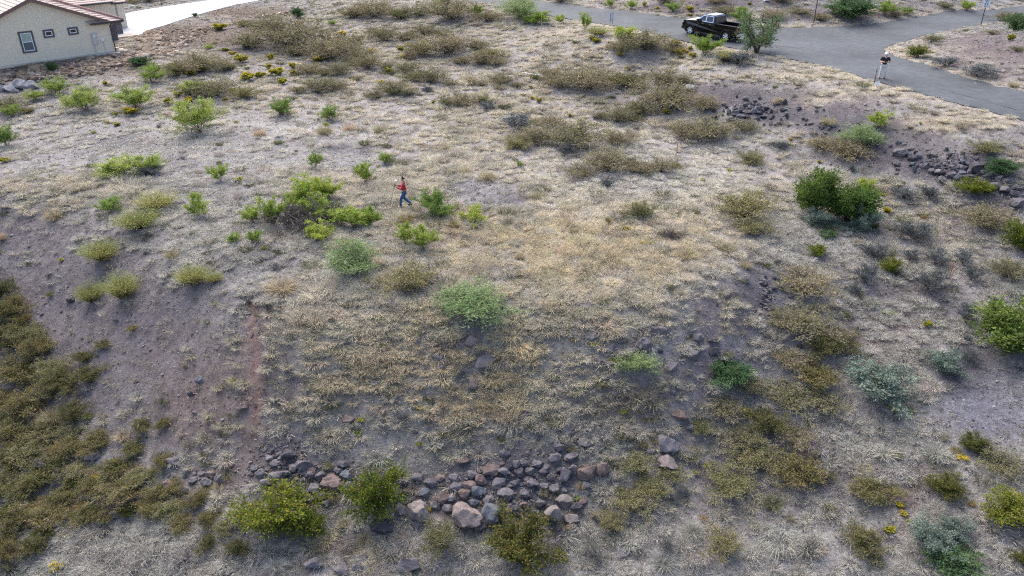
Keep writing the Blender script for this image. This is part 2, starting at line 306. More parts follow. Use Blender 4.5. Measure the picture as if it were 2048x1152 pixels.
class MB:
    """collects shapes into one mesh"""
    def __init__(s): s.v = []; s.f = []
    def add(s, V, Fs):
        k = len(s.v); s.v += [tuple(map(float, p)) for p in V]; s.f += [tuple(i+k for i in f) for f in Fs]; return s
    def box(s, c, d, rz=0, ry=0):
        m = Matrix.Rotation(rz, 3, 'Z')@Matrix.Rotation(ry, 3, 'Y'); c = Vector(c)
        V = [c+m@Vector((x*d[0]/2, y*d[1]/2, z*d[2]/2)) for x in (-1, 1) for y in (-1, 1) for z in (-1, 1)]
        return s.add(V, [(0, 1, 3, 2), (4, 6, 7, 5), (0, 4, 5, 1), (2, 3, 7, 6), (0, 2, 6, 4), (1, 5, 7, 3)])
    def bar(s, a, b, r, n=8, r2=None):
        a = Vector(a); b = Vector(b); d = (b-a).normalized(); u = d.orthogonal().normalized(); w_ = d.cross(u); r2 = r if r2 is None else r2
        V = []
        for p, rr in ((a, r), (b, r2)):
            V += [p+u*math.cos(2*math.pi*i/n)*rr+w_*math.sin(2*math.pi*i/n)*rr for i in range(n)]
        return s.add(V, [(i, (i+1) % n, n+(i+1) % n, n+i) for i in range(n)]+[tuple(range(n))[::-1], tuple(range(n, 2*n))])
    def prism(s, poly, axis, a, b, f=None):
        """polygon (2d) extruded along axis 'y' from a to b; poly in (x,z); f optionally maps point->point"""
        n_ = len(poly); V = []
        for t in (a, b):
            for p in poly:
                q = (p[0], t, p[1]) if axis == 'y' else ((t, p[0], p[1]) if axis == 'x' else (p[0], p[1], t))
                V.append(f(q) if f else q)
        return s.add(V, [(i, (i+1) % n_, n_+(i+1) % n_, n_+i) for i in range(n_)]+[tuple(range(n_))[::-1], tuple(range(n_, 2*n_))])
    def build(s, name, mat, parent=None, bevel=0, smooth=False):
        me = bpy.data.meshes.new(name); me.from_pydata(s.v, [], s.f); me.update()
        bm = bmesh.new(); bm.from_mesh(me); bmesh.ops.recalc_face_normals(bm, faces=bm.faces)
        if bevel: bmesh.ops.bevel(bm, geom=bm.edges[:], offset=bevel, segments=2, affect='EDGES', profile=.5)
        if smooth:
            for f in bm.faces: f.smooth = True
        bm.to_mesh(me); bm.free()
        return link(name, me, mat, parent)

# ------------------------------------------------------------------ ground mesh
xs = np.r_[-1500, -900, -500, -300, -200, -150, -120, -100, np.arange(-84, 84.1, .42), 100, 120, 150, 200, 300, 500, 900, 1500]
ys = np.r_[-1200, -600, -300, -150, -80, -40, -20, -8, 2, 8, np.arange(12, 45, .26), np.arange(45, 116, .36), 122, 130, 145, 165, 200, 260, 350, 500, 800, 1500]
GX, GY = np.meshgrid(xs, ys); gx, gy = GX.ravel(), GY.ravel()
hd = hard_dist(gx, gy); gz = hfull(gx, gy, hd)
soil, den, tin = zones(gx, gy)
rw = np.clip(1-hd/1.6, 0, 1)*(np.where(hd > 0, 1, .0)); k = (rw*.75)[:, None]
isroad = edge_dist(ROAD[::3], gx, gy) < 1.7
soil = np.where(isroad[:, None], soil*(1-k)+np.array(SOILC['verge'])*k, soil)
ny, nx = GX.shape; ii = np.arange(nx*ny).reshape(ny, nx)
quads = np.stack([ii[:-1, :-1], ii[:-1, 1:], ii[1:, 1:], ii[1:, :-1]], -1).reshape(-1, 4)
g = link('ground', fastmesh('ground', np.c_[gx, gy, gz], quads, soil, M['soil'], True, 'soil')); g['kind'] = 'structure'

# ------------------------------------------------------------------ road, driveway
def sheet(name, P, mat, off, skirt=.14, step=2.0):
    bm = bmesh.new(); vv = [bm.verts.new((p[0], p[1], 0)) for p in P]
    bmesh.ops.triangle_fill(bm, use_beauty=True, edges=[bm.edges.new((vv[i-1], vv[i])) for i in range(len(vv))])
    x0, y0 = P.min(0); x1, y1 = P.max(0)
    for ax, a, b in ((0, x0, x1), (1, y0, y1)):
        for t in np.arange(a+step, b, step):
            co = [0, 0, 0]; no = [0, 0, 0]; co[ax] = t; no[ax] = 1
            bmesh.ops.bisect_plane(bm, geom=bm.verts[:]+bm.edges[:]+bm.faces[:], plane_co=co, plane_no=no)
    X = np.array([v.co[:] for v in bm.verts]); Z = h0(X[:, 0], X[:, 1])+off
    for v, z in zip(bm.verts, Z): v.co.z = z
    bmesh.ops.recalc_face_normals(bm, faces=bm.faces)
    if sum(f.normal.z for f in bm.faces) < 0: bmesh.ops.reverse_faces(bm, faces=bm.faces[:])
    be = [e for e in bm.edges if len(e.link_faces) == 1]
    r = bmesh.ops.extrude_edge_only(bm, edges=be)
    for q in r['geom']:
        if isinstance(q, bmesh.types.BMVert): q.co.z -= skirt
    me = bpy.data.meshes.new(name); bm.to_mesh(me); bm.free()
    o = link(name, me, mat); o['kind'] = 'structure'; return o
def asphalt():
    m, t, N = newmat('asphalt'); L = t.links.new
    b = N('BsdfPrincipled'); o = N('OutputMaterial'); L(b.outputs[0], o.inputs[0]); b.inputs['Roughness'].default_value = .8; b.inputs['Specular IOR Level'].default_value = .35
    g = N('NewGeometry'); cols = []
    for s, d, lo, hi in ((.22, 5, .72, 1.28), (1.8, 7, .8, 1.2), (30, 3, .75, 1.25)):
        q = N('TexNoise'); q.inputs['Scale'].default_value = s; q.inputs['Detail'].default_value = d; L(g.outputs['Position'], q.inputs['Vector'])
        r = N('MapRange'); r.inputs['From Min'].default_value = .3; r.inputs['From Max'].default_value = .7; r.inputs['To Min'].default_value = lo; r.inputs['To Max'].default_value = hi; L(q.outputs['Fac'], r.inputs[0]); cols.append(r.outputs[0])
    a = N('Math', operation='MULTIPLY'); L(cols[0], a.inputs[0]); L(cols[1], a.inputs[1]); c = N('Math', operation='MULTIPLY'); L(a.outputs[0], c.inputs[0]); L(cols[2], c.inputs[1])
    mx = N('Mix', data_type='RGBA', blend_type='MULTIPLY'); mx.inputs[0].default_value = 1; mx.inputs[6].default_value = (*lin(72, 75, 77), 1); L(c.outputs[0], mx.inputs[7]); L(mx.outputs[2], b.inputs[0])
    bp = N('Bump'); bp.inputs['Strength'].default_value = .4; bp.inputs['Distance'].default_value = .01; L(cols[2], bp.inputs['Height']); L(bp.outputs[0], b.inputs['Normal'])
    return m
M['asphalt'] = asphalt()
M['concrete'] = simple('concrete', lin(172, 172, 170), .85, noise=.06, scale=1.2, bump=.15)
M['tar'] = simple('tar_seam', lin(64, 66, 70), .7)
road = sheet('road', ROAD, M['asphalt'], .03)
drive = sheet('driveway', DRIVE, M['concrete'], .05, skirt=.16)
def strip(name, pl, wd, mat, parent, off=.034):
    P = [ground(a, b)[:2] for a, b in pl]; Q = []
    for a, b in zip(P[:-1], P[1:]):
        k = max(1, int(np.linalg.norm(b-a)/.5)); Q += [a+(b-a)*i/k for i in range(k)]
    Q.append(P[-1]); Q = np.array(Q); T = np.gradient(Q, axis=0); T /= np.linalg.norm(T, axis=1)[:, None]; Nn = np.c_[-T[:, 1], T[:, 0]]
    ww = wd*(.7+.6*np.random.default_rng(len(pl)).random(len(Q)))[:, None]
    A_ = Q+Nn*ww/2; B_ = Q-Nn*ww/2; V = np.r_[A_, B_]; V = np.c_[V, h0(V[:, 0], V[:, 1])+off]; k = len(Q)
    return link(name, fastmesh(name, V, [(i, i+1, k+i+1, k+i) for i in range(k-1)]), mat, parent)
for pl in ([(1572, 107), (1598, 97), (1622, 90), (1640, 84)], [(1550, 92), (1590, 96), (1640, 104), (1690, 118)], [(1910, 175), (1935, 167), (1955, 160)], [(1568, 72), (1600, 80), (1640, 84)], [(1640, 84), (1700, 92), (1760, 112)], [(1250, 32), (1262, 45), (1270, 58)], [(1150, 20), (1240, 36), (1340, 52)], [(1800, 150), (1880, 178), (1960, 200), (2040, 222)], [(1700, 70), (1790, 62), (1880, 48)], [(1700, 98), (1690, 118), (1668, 132)]):
    strip('tar_seam', pl, .09, M['tar'], road)
for pl in ([(300, 22), (345, 44)], [(372, 11), (420, 24)], [(262, 30), (300, 58)], [(445, 1), (478, 9)]):
    strip('control_joint', pl, .04, simple('joint', lin(150, 148, 145)), drive, .056)

# ------------------------------------------------------------------ rocks
def rockmesh(seed, flat=.75, cuts=11, sub=3, rough=.06):
    r = np.random.default_rng(seed); bm = bmesh.new(); bmesh.ops.create_icosphere(bm, subdivisions=sub, radius=1)
    V = np.array([v.co[:] for v in bm.verts])
    for i in range(cuts):
        nn = r.normal(size=3); nn /= np.linalg.norm(nn); d = r.uniform(.46, .86); e = V@nn-d
        V = V-np.outer(np.maximum(e, 0)*.96, nn)
    ph = r.random((4, 3))*6
    V = V*(1+rough*sum(np.sin(V@(r.normal(size=3)*(2+2*i))+ph[i, 0]) for i in range(4)))[:, None]
    V = V+r.normal(0, .012, V.shape); s = np.array([1, r.uniform(.7, .95), flat*r.uniform(.85, 1.1)]); V = V*s/np.abs(V[:, :2]).max()*.5
    for v, p in zip(bm.verts, V): v.co = p
    me = bpy.data.meshes.new('boulder'); bm.to_mesh(me); bm.free()
    me.polygons.foreach_set('use_smooth', np.ones(len(me.polygons), bool)); me.set_sharp_from_angle(angle=math.radians(28)); me.materials.append(M['rock_o']); return me
ROCKS = [rockmesh(100+i, flat=.62+.25*(i % 3)/2) for i in range(12)]
RC = dict(gray=lin(106, 102, 104), blue=lin(102, 105, 110), tan=lin(122, 115, 111), red=lin(112, 98, 93), dark=lin(74, 72, 76), pink=lin(124, 113, 109), pale=lin(166, 164, 160), lgray=lin(146, 145, 146))
nrock = 0
LANDS = [(p_, ground(a_, b_)) for a_, b_, p_ in ((808, 413, 'the walking person'), (1765, 157, 'the person standing on the road'), (1420, 78, 'the parked pickup'), (115, 125, 'the house gable wall'), (330, 60, 'the concrete driveway'), (1222, 51, 'the lot sign at the empty road'), (1961, 60, 'the speed limit sign'), (1700, 36, 'the large dark bush opposite the junction'), (1900, 335, 'the dark rubble heap'), (1515, 222, 'the stones on the bare bank'), (1660, 440, 'the tall evergreen pair in the swale'), (2005, 700, 'the large rounded evergreen'), (1740, 800, 'the big silvery sage'), (1870, 1100, 'the palest sage at the trail'), (1045, 1120, 'the rusty tipped dark bush'), (927, 1031, 'the largest pinkish boulder'), (565, 1060, 'the large bush by the path'), (974, 720, 'the half buried grey boulder'), (950, 640, 'the big feathery green shrub'), (1331, 905, 'the grey boulder atop the tan one'), (1088, 153, 'the fallen white panel'), (722, 71, 'the fallen white board'), (400, 250, 'the tall open green shrub'), (485, 815, 'the round reddish boulder by the path'), (131, 770, 'the light blue scrap'), (200, 1000, 'the rocks overgrown by brush'), (207, 520, 'the broom shrubs on the purple crest'), (1284, 690, 'the flat sided boulder on the slope shoulder'), (1485, 430, 'the widest dull green brush mound'), (1037, 260, 'the lone blue grey bush'), (1897, 560, 'the orange survey stake'), (620, 445, 'the tangle of dead branches'), (1174, 943, 'the big maroon boulder'), (666, 961, 'the squarish rust brown boulder'))]
def nearby(p):
    d = [math.hypot(p[0]-q[0], p[1]-q[1]) for _, q in LANDS]; i = int(np.argmin(d)); return 'near '+LANDS[i][0]
def boulder(px, py, wp, hp, colr, label=None, group=None, name='boulder', sink=.2):
    global nrock
    p = ground(px, py+hp*.32); wd = wp*depth(p)/F*(1.4 if wp < 34 else 1.22); r = random.Random(nrock*7+3); nrock += 1
    o = link(name, ROCKS[r.randrange(12)]); el = math.atan2(CAMH-p[2], math.hypot(p[0], p[1]))
    hm = max(.35*wd, (hp*depth(p)/F-wd*.62*math.sin(el))/math.cos(el)); hm = min(hm*1.25, wd*1.05)
    wd *= r.uniform(.85, 1.18); o.scale = (wd, wd*r.uniform(.8, 1.1), hm/.66*1.0); o.rotation_euler = (r.uniform(-.12, .12), r.uniform(-.12, .12), r.uniform(-.5, .5)+(math.pi if r.random() < .5 else 0))
    o.location = (p[0], p[1], p[2]+hm*(.5-sink)); j = r.uniform(.85, 1.12); o.color = tuple(c*j for c in RC[colr])+(1,)
    if group: label = '%s %s' % (' '.join(label.split()[:7]), nearby(p)) if len(label.split()) > 9 else label+' '+nearby(p); group = label
    tag(o, label, 'rock' if wp < 16 else 'boulder', group); return o
TOE = 'boulders in the loose rock row at the foot of the slope'
toe_lab = dict(gray='weathered grey boulder of the rock row', blue='bluish grey boulder of the rock row', tan='tan grey boulder of the rock row', red='reddish brown boulder of the rock row', dark='dark basalt boulder of the rock row', pink='pinkish boulder of the rock row')
B1 = '''557 951 40 32 gray;586 939 24 20 tan;579 911 28 24 dark;607 930 28 22 gray;620 950 20 24 gray;693 946 22 26 blue;630 974 30 28 gray;702 969 30 32 gray;687 984 18 18 dark;640 949 20 20 gray;676 936 20 14 gray;684 923 24 14 gray;523 946 18 14 gray
847 984 24 24 blue;817 979 16 18 red;839 1046 24 14 gray;962 1049 24 20 gray;1009 989 32 22 gray;927 989 24 26 red;947 1004 24 22 blue;954 984 28 18 blue;962 960 20 22 red;942 951 24 18 gray;984 941 26 22 red;1009 944 24 18 gray;937 969 20 16 red;914 974 24 20 gray;887 994 26 26 red;977 999 20 20 gray;1017 1014 28 28 gray;1009 911 20 16 gray;1022 931 20 20 dark;922 921 22 16 red
1109 915 28 26 gray;1119 896 22 16 gray;1139 914 26 26 gray;1146 939 20 30 gray;1203 939 26 32 red;1064 966 34 28 gray;1049 986 22 20 gray;1060 945 20 14 gray;1084 946 14 14 gray;1091 938 16 14 gray;1101 955 14 16 tan;1090 971 20 18 gray;1131 950 26 28 gray;1125 999 28 28 tan;1146 1034 28 20 tan;1029 1016 20 30 gray;1049 1011 18 22 red;1080 1004 20 14 gray;1136 869 22 16 gray;1164 886 24 16 gray;1196 894 20 14 gray;1179 887 14 12 gray;1049 929 18 18 gray;1031 931 18 20 gray;1174 971 20 14 gray
660 985 22 18 gray;570 965 24 20 dark;600 985 22 18 dark;645 990 24 18 gray;535 965 22 18 gray;512 938 16 12 gray;548 930 18 14 gray;1000 965 22 18 gray;1030 965 20 18 gray;1040 945 18 14 dark;905 995 20 16 gray;990 975 18 14 gray;1110 975 20 16 gray;1120 940 16 14 dark;1075 930 18 14 gray;870 1010 22 18 gray;820 1000 22 20 dark;1000 1050 24 18 dark;910 955 18 14 gray;895 1015 22 16 gray;715 990 24 20 gray;735 975 20 16 dark;790 985 26 22 gray;805 960 18 14 gray;770 965 20 15 red;725 955 18 14 gray;860 965 24 18 gray;835 955 20 14 gray;800 1020 24 20 gray;655 1005 26 20 gray;612 1000 24 18 dark;880 955 18 14 red;1220 950 20 16 gray;1235 930 18 14 gray'''
for tok in B1.replace('\n', ';').split(';'):
    a = tok.split(); boulder(*map(float, a[:4]), a[4], toe_lab[a[4]], TOE+', '+a[4], sink=.12)
boulder(666, 961, 42, 38, 'red', 'squarish rust brown boulder wedged between two flowering green bushes', sink=.1)
boulder(839, 1019, 44, 46, 'tan', 'tall tan grey boulder beside the yellow tipped bush', sink=.1)
boulder(927, 1031, 64, 46, 'pink', 'largest pinkish grey boulder with flat top in the rock row', sink=.1)
boulder(984, 1024, 50, 52, 'blue', 'big rounded blue grey boulder touching the largest pinkish boulder', sink=.1)
boulder(1174, 943, 42, 40, 'red', 'big maroon boulder at the grassy end of the rock row', sink=.12)
boulder(1106, 1024, 48, 50, 'tan', 'large angular tan grey boulder above the dark rusty bush', sink=.1)
boulder(1154, 1009, 34, 32, 'dark', 'dark square boulder with pale flat top beside the tan angular boulder', sink=.1)
boulder(1331, 886, 46, 40, 'gray', 'grey rounded boulder sitting on top of the tan one in dry grass')
boulder(1331, 921, 52, 36, 'pink', 'tan red wedge boulder under the grey rounded one in dry grass')
boulder(757, 1049, 50, 32, 'dark', 'dark grey boulder hidden under the yellow tipped bush')
boulder(974, 713, 46, 28, 'gray', 'large flat grey boulder half buried in the grassy slope', sink=.38)
boulder(946, 681, 28, 20, 'pink', 'pinkish brown boulder under the feathery green shrub on the slope', sink=.38)
boulder(949, 761, 36, 22, 'pink', 'pinkish flat boulder half buried below the large grey one', sink=.38)
boulder(1284, 683, 40, 32, 'gray', 'grey flat sided boulder with straw tufts beside it on the slope shoulder', sink=.38)
boulder(485, 810, 26, 28, 'red', 'round reddish boulder beside the bare red footpath')
for i, (x_, y_, a, b) in enumerate([(629, 1124, 28, 30), (684, 1136, 36, 32), (724, 1114, 24, 22), (712, 1134, 24, 22), (822, 1124, 44, 46)]):
    boulder(x_, y_, a, b, 'gray', 'purplish grey boulder in dry grass', 'grey boulders below the green bushes')
SL = '''1184 667 26 26 gray;1249 663 14 12 dark;1281 663 14 10 dark;1221 695 22 24 gray;1236 681 18 14 gray;1314 653 28 22 gray;1320 701 10 12 dark;1244 703 16 12 gray;1194 721 22 12 red;1341 731 26 18 gray;1384 703 26 24 gray;1424 676 20 14 dark;1426 696 24 20 dark;1229 785 18 16 gray;1346 783 14 18 gray;1336 610 16 12 gray;1049 826 18 18 gray;1131 856 26 20 gray;1261 858 18 14 dark;1381 850 20 14 blue;1359 826 28 22 red;1454 583 26 18 gray;1394 668 24 20 gray;884 732 20 14 gray;877 710 24 14 gray;870 683 20 12 red;730 683 22 14 red;752 688 14 10 red;747 766 16 22 gray;617 833 18 14 dark;697 835 26 16 red;523 662 12 16 gray;922 673 16 12 gray;999 673 16 20 dark;477 615 18 14 dark;492 623 16 10 tan;519 603 12 10 gray;142 593 18 12 dark;400 756 18 16 blue;381 783 18 18 dark;390 822 14 12 gray;1394 919 18 16 gray;1244 1101 28 20 gray;1239 1141 14 12 gray;1300 897 20 18 gray;1375 905 22 16 gray;785 800 16 12 gray;830 860 14 10 gray;1090 700 14 10 gray;640 730 12 10 gray;560 640 12 10 gray;1040 815 10 9 gray'''
for tok in SL.split(';'):
    a = tok.split(); c = {'blue': 'gray', 'tan': 'gray'}.get(a[4], a[4])
    boulder(*map(float, a[:4]), a[4], {'gray': 'grey basalt rock among dry grass', 'dark': 'near black basalt rock lying loose', 'red': 'rust red rock half buried in slope'}[c], 'loose %s rocks on the slope' % c, name='loose_rock', sink=.36)
for tok in '335 969 28 22 red;387 954 20 12 gray;410 959 24 18 gray;347 919 24 14 gray;455 929 34 20 red;382 994 22 24 dark;185 911 26 16 gray;230 1026 24 14 gray;220 1039 18 16 gray;320 994 18 14 gray;280 989 18 14 gray;420 940 18 14 red;440 950 20 14 gray;365 975 18 14 dark;400 985 20 14 gray'.split(';'):
    a = tok.split(); boulder(*map(float, a[:4]), a[4], 'purplish rock partly overgrown by brush', 'rocks in the olive brush', name='loose_rock')
HEAP = 'rocks of the dark rubble heap under the road shoulder'; hl = 'dark grey rock of rubble heap'
rr = random.Random(4)
for tok in '1876 345 22 12;1908 339 16 14;1923 337 16 14;1908 328 16 12;1951 338 24 24;1936 355 22 14;1996 360 16 14;1991 375 18 14;2008 380 20 16;2031 377 22 14;2028 390 28 16;2033 405 24 22;1940 330 18 12;1965 348 16 14;2015 365 18 12;2044 395 18 16;2045 372 16 12'.split(';'):
    a = tok.split(); boulder(*map(float, a), rr.choice(['gray', 'dark', 'gray']), hl, HEAP, name='rubble_rock', sink=.1)
for i in range(75):
    x_ = rr.uniform(1790, 1990); y_ = 300+(x_-1800)*.22+rr.gauss(12, 14); s = rr.uniform(6, 13); boulder(x_, y_, s*rr.choice([.7, 1, 1.5]), s*1.0, rr.choice(['gray', 'dark', 'gray', 'blue']), hl, HEAP, name='rubble_rock', sink=.12)
hl2 = 'dark stone on bare bank'
for i in range(70):
    x_ = rr.choice([rr.gauss(1515, 38), rr.gauss(1275, 16)]) if i % 4 == 0 else rr.gauss(1515, 42); y_ = rr.gauss(222, 11) if x_ > 1400 else rr.gauss(150, 6); s = rr.uniform(5, 11)
    boulder(x_, y_, s*rr.choice([.7, 1, 1.4]), s*1.0, rr.choice(['dark', 'gray', 'blue']), hl2, 'stones on the bare bank', name='rubble_rock', sink=.15)
for i in range(70):
    t_ = rr.random(); boulder(1440+t_*400+rr.gauss(0, 12), 205+t_*105+rr.gauss(0, 15), rr.uniform(4, 10), rr.uniform(4, 7), rr.choice(['dark', 'gray', 'gray']), hl2, 'stones on the bare bank', name='rubble_rock', sink=.2)
boulder(1380, 174, 17, 16, 'pale', 'flat pale grey slab of stone lying on the bare bank')
for i in range(22):
    boulder(rr.gauss(1530, 16), rr.gauss(590, 22), rr.uniform(6, 12), rr.uniform(5, 9), 'dark', 'small dark gully stone', 'gully stones', name='loose_rock')
for x_, y_, a, b in ((20, 176, 26, 18), (42, 171, 32, 18), (4, 178, 18, 18), (62, 172, 22, 16), (30, 183, 14, 10)):
    boulder(x_, y_, a, b, 'lgray', 'pale grey boulder edging gravel yard', 'yard edging boulders')
boulder(248, 85, 14, 9, 'lgray', 'grey landscape rock on gravel beside the stepping stones')

# ------------------------------------------------------------------ plants
def norm(v): return v/np.maximum(np.linalg.norm(v, axis=-1, keepdims=True), 1e-9)
def leaves(P, D, l, wd, C, r):
    n_ = len(P); S = norm(np.cross(D, r.normal(size=(n_, 3)))); l = l*r.uniform(.6, 1.3, n_)[:, None]; ww = wd*r.uniform(.6, 1.3, n_)[:, None]/2
    V = np.stack([P, P+D*l*.5+S*ww, P+D*l, P+D*l*.5-S*ww], 1).reshape(-1, 3); b = np.arange(n_)*4
    return V, np.r_[np.c_[b, b+1, b+2], np.c_[b, b+2, b+3]], np.repeat(C, 4, 0)
def tubes(L, r0, r1, col, r, sides=3):
    """L: list of (k,3) polylines"""
    V = []; Fc = []; C = []; nb = 0
    for pl in L:
        k = len(pl); T = norm(np.gradient(pl, axis=0)); u = norm(np.cross(T, [.31, .2, .93])); v = np.cross(T, u); rad = np.linspace(r0, r1, k)[:, None]*r.uniform(.7, 1.2)
        for s in range(sides):
            a = 2*math.pi*s/sides; V.append(pl+(u*math.cos(a)+v*math.sin(a))*rad)
        for s in range(sides):
            a = np.arange(k-1)+nb+s*k; b = np.arange(k-1)+nb+((s+1) % sides)*k; Fc.append(np.c_[a, b, b+1]); Fc.append(np.c_[a, b+1, a+1])
        nb += k*sides; C.append(np.tile(np.array(col)*r.uniform(.75, 1.25), (k*sides, 1)))
    return np.concatenate(V), np.concatenate(Fc), np.concatenate(C)
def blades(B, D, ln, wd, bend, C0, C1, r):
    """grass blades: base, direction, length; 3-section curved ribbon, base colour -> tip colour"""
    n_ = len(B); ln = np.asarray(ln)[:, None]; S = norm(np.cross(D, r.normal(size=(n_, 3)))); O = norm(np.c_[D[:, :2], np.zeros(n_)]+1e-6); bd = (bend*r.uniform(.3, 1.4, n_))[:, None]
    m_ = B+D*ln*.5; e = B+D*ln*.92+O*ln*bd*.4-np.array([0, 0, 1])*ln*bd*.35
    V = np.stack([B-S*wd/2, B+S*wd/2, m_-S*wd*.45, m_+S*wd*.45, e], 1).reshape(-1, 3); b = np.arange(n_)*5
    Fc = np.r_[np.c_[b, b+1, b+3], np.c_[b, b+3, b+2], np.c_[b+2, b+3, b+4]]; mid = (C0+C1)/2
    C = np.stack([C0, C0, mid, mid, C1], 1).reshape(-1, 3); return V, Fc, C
def merge(parts):
    V = []; Fc = []; C = []; k = 0
    for v, f, c in parts: V.append(v); Fc.append(f+k); C.append(c); k += len(v)
    return np.concatenate(V), np.concatenate(Fc), np.concatenate(C)
def palette(cols, n_, r, jit=.14):
    c = np.array([x[:3] for x in cols]); return c[r.integers(0, len(c), n_)]*r.uniform(1-jit, 1+jit, (n_, 1))
def shrub(seed, ratio=.75, nst=14, nb=9, clump=.03, nl=26, ll=.05, lw=.026, cols=(), stemc=lin(96, 84, 74), up=.5, blen=.2, skirt=.08, stem_r=.006, tipcols=None, twigs=0, twigc=None, rad=.5, low=.25, rag=.8):
    r = np.random.default_rng(seed); stems = []; P = []; D = []; C = []; lob = r.random(6)*6.28; tw = []
    for i in range(nst):
        az = 6.283*(i+r.uniform(-.4, .4))/nst*1.618*2; q = math.sqrt(r.uniform(.02, 1)); edge = rad*(.76+rag*(.16*math.sin(2*az+lob[0])+.13*math.sin(3*az+lob[1])+.1*math.sin(5*az+lob[2])))
        R = q*edge; z = ratio*(skirt+(1-skirt)*math.sqrt(max(0, 1-q*q*.92)))*r.uniform(.78, 1.06)
        b = np.array([r.normal(0, .035), r.normal(0, .035), 0]); e = np.array([math.cos(az)*R, math.sin(az)*R, z]); m_ = b*.5+e*.5+np.array([e[0]*-.12, e[1]*-.12, z*.1])+r.normal(0, .015, 3)
        t = np.linspace(0, 1, 6)[:, None]; pl = (1-t)**2*b+2*t*(1-t)*m_+t*t*e; stems.append(pl)
        for j in range(nb):
            tt = r.uniform(low, 1.0); s = (1-tt)**2*b+2*tt*(1-tt)*m_+tt*tt*e; out = np.array([math.cos(az), math.sin(az), .15])*q
            dr = norm(out*.55+np.array([0, 0, up])+r.normal(0, .55, 3)); L_ = blen*r.uniform(.5, 1.15); ed = s+dr*L_
            ed[2] = max(ed[2], .02); stems.append(np.stack([s, s*.5+ed*.5+r.normal(0, .008, 3), ed]))
            k = int(nl*r.uniform(.6, 1.3)); u_ = r.uniform(.25, 1.08, k)[:, None]; pp = s+(ed-s)*u_+r.normal(0, clump, (k, 3)); pp[:, 2] = np.abs(pp[:, 2])
            dd = norm(dr*.7+r.normal(0, .6, (k, 3))+np.array([0, 0, up*.5])); base = palette(cols, 1, r, .2); cc = base*.6+palette(cols, k, r, .2)*.4
            if tipcols is not None and r.random() < .8:
                msk = (pp[:, 2] > ratio*.5*r.uniform(.6, 1.3)) & (u_[:, 0] > .55); cc[msk] = palette(tipcols, int(msk.sum()), r, .2)
            P.append(pp); D.append(dd); C.append(cc)
            for q_ in range(twigs):
                a_ = s+(ed-s)*r.uniform(.2, 1); tw.append(np.stack([a_, a_+norm(dr+r.normal(0, .7, 3))*blen*r.uniform(.3, .8)]))
    lv = leaves(np.concatenate(P), np.concatenate(D), ll, lw, np.concatenate(C), r)
    st = tubes(stems, stem_r, stem_r*.35, stemc, r)
    if tw: st = merge([st, tubes(tw, stem_r*.45, stem_r*.3, twigc or stemc, r)])
    return lv, st
def broom(seed, ratio=.8, n_=520, spread=.5, wd=.008, c0=lin(112, 92, 70), c1=(lin(150, 160, 90), lin(170, 165, 110)), bend=.25, leafn=0, leafc=None):
    r = np.random.default_rng(seed); az = r.uniform(0, 6.283, n_); q = np.sqrt(r.random(n_)); tl = q*spread*1.5; br = r.uniform(0, .1, n_)
    B = np.c_[np.cos(az)*br, np.sin(az)*br, np.zeros(n_)]; D = norm(np.c_[np.cos(az)*np.sin(tl), np.sin(az)*np.sin(tl), np.cos(tl)]+r.normal(0, .1, (n_, 3))); D[:, 2] = np.abs(D[:, 2])
    D = norm(D); ln = ratio*r.uniform(.55, 1.05, n_)*(1-.2*q)
    bl = blades(B, D, ln, wd, bend, palette([c0], n_, r, .25), palette(c1, n_, r, .2), r)
    t = r.uniform(.5, 1, n_*3); ix = r.integers(0, n_, n_*3); P = B[ix]+D[ix]*(ln[ix]*t)[:, None]+r.normal(0, .02, (n_*3, 3))
    lv = leaves(P, norm(D[ix]+r.normal(0, .4, (n_*3, 3))), .05, .014, palette(leafc or c1, n_*3, r, .25), r)
    return lv, bl
def deadtw(seed, ratio=.75, nst=26, nb=8, col=lin(146, 141, 133), r0=.007, spread=.5):
    r = np.random.default_rng(seed); st = []
    for i in range(nst):
        az = r.uniform(0, 6.283); q = math.sqrt(r.random()); e = np.array([math.cos(az)*q*spread, math.sin(az)*q*spread, ratio*math.sqrt(max(.05, 1-q*q))*r.uniform(.6, 1.05)]); b = r.normal(0, .03, 3)*[1, 1, 0]
        m_ = (b+e)/2+r.normal(0, .04, 3); t = np.linspace(0, 1, 5)[:, None]; pl = (1-t)**2*b+2*t*(1-t)*m_+t*t*e; st.append(pl)
        for j in range(nb):
            s = pl[r.integers(1, 5)]; ed = s+norm(e-b+r.normal(0, .5, 3))*r.uniform(.08, .26); st.append(np.stack([s, (s+ed)/2+r.normal(0, .015, 3), ed]))
            for k in range(2):
                e2 = ed+norm(ed-s+r.normal(0, .12, 3))*r.uniform(.04, .1); st.append(np.stack([(s+ed)/2, e2]))
    return tubes(st, r0, r0*.45, col, r)
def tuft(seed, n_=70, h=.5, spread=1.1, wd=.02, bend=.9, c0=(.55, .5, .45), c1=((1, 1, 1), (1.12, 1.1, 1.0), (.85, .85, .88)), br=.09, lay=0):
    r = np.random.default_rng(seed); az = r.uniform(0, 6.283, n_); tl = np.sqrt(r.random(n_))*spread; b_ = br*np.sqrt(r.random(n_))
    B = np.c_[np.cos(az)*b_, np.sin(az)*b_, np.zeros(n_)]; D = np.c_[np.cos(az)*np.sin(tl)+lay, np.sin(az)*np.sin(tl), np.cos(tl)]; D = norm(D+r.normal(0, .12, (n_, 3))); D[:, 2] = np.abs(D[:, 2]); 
    return blades(B, norm(D), h*r.uniform(.5, 1.1, n_), wd, bend, palette([c0], n_, r, .2), palette(c1, n_, r, .15), r)

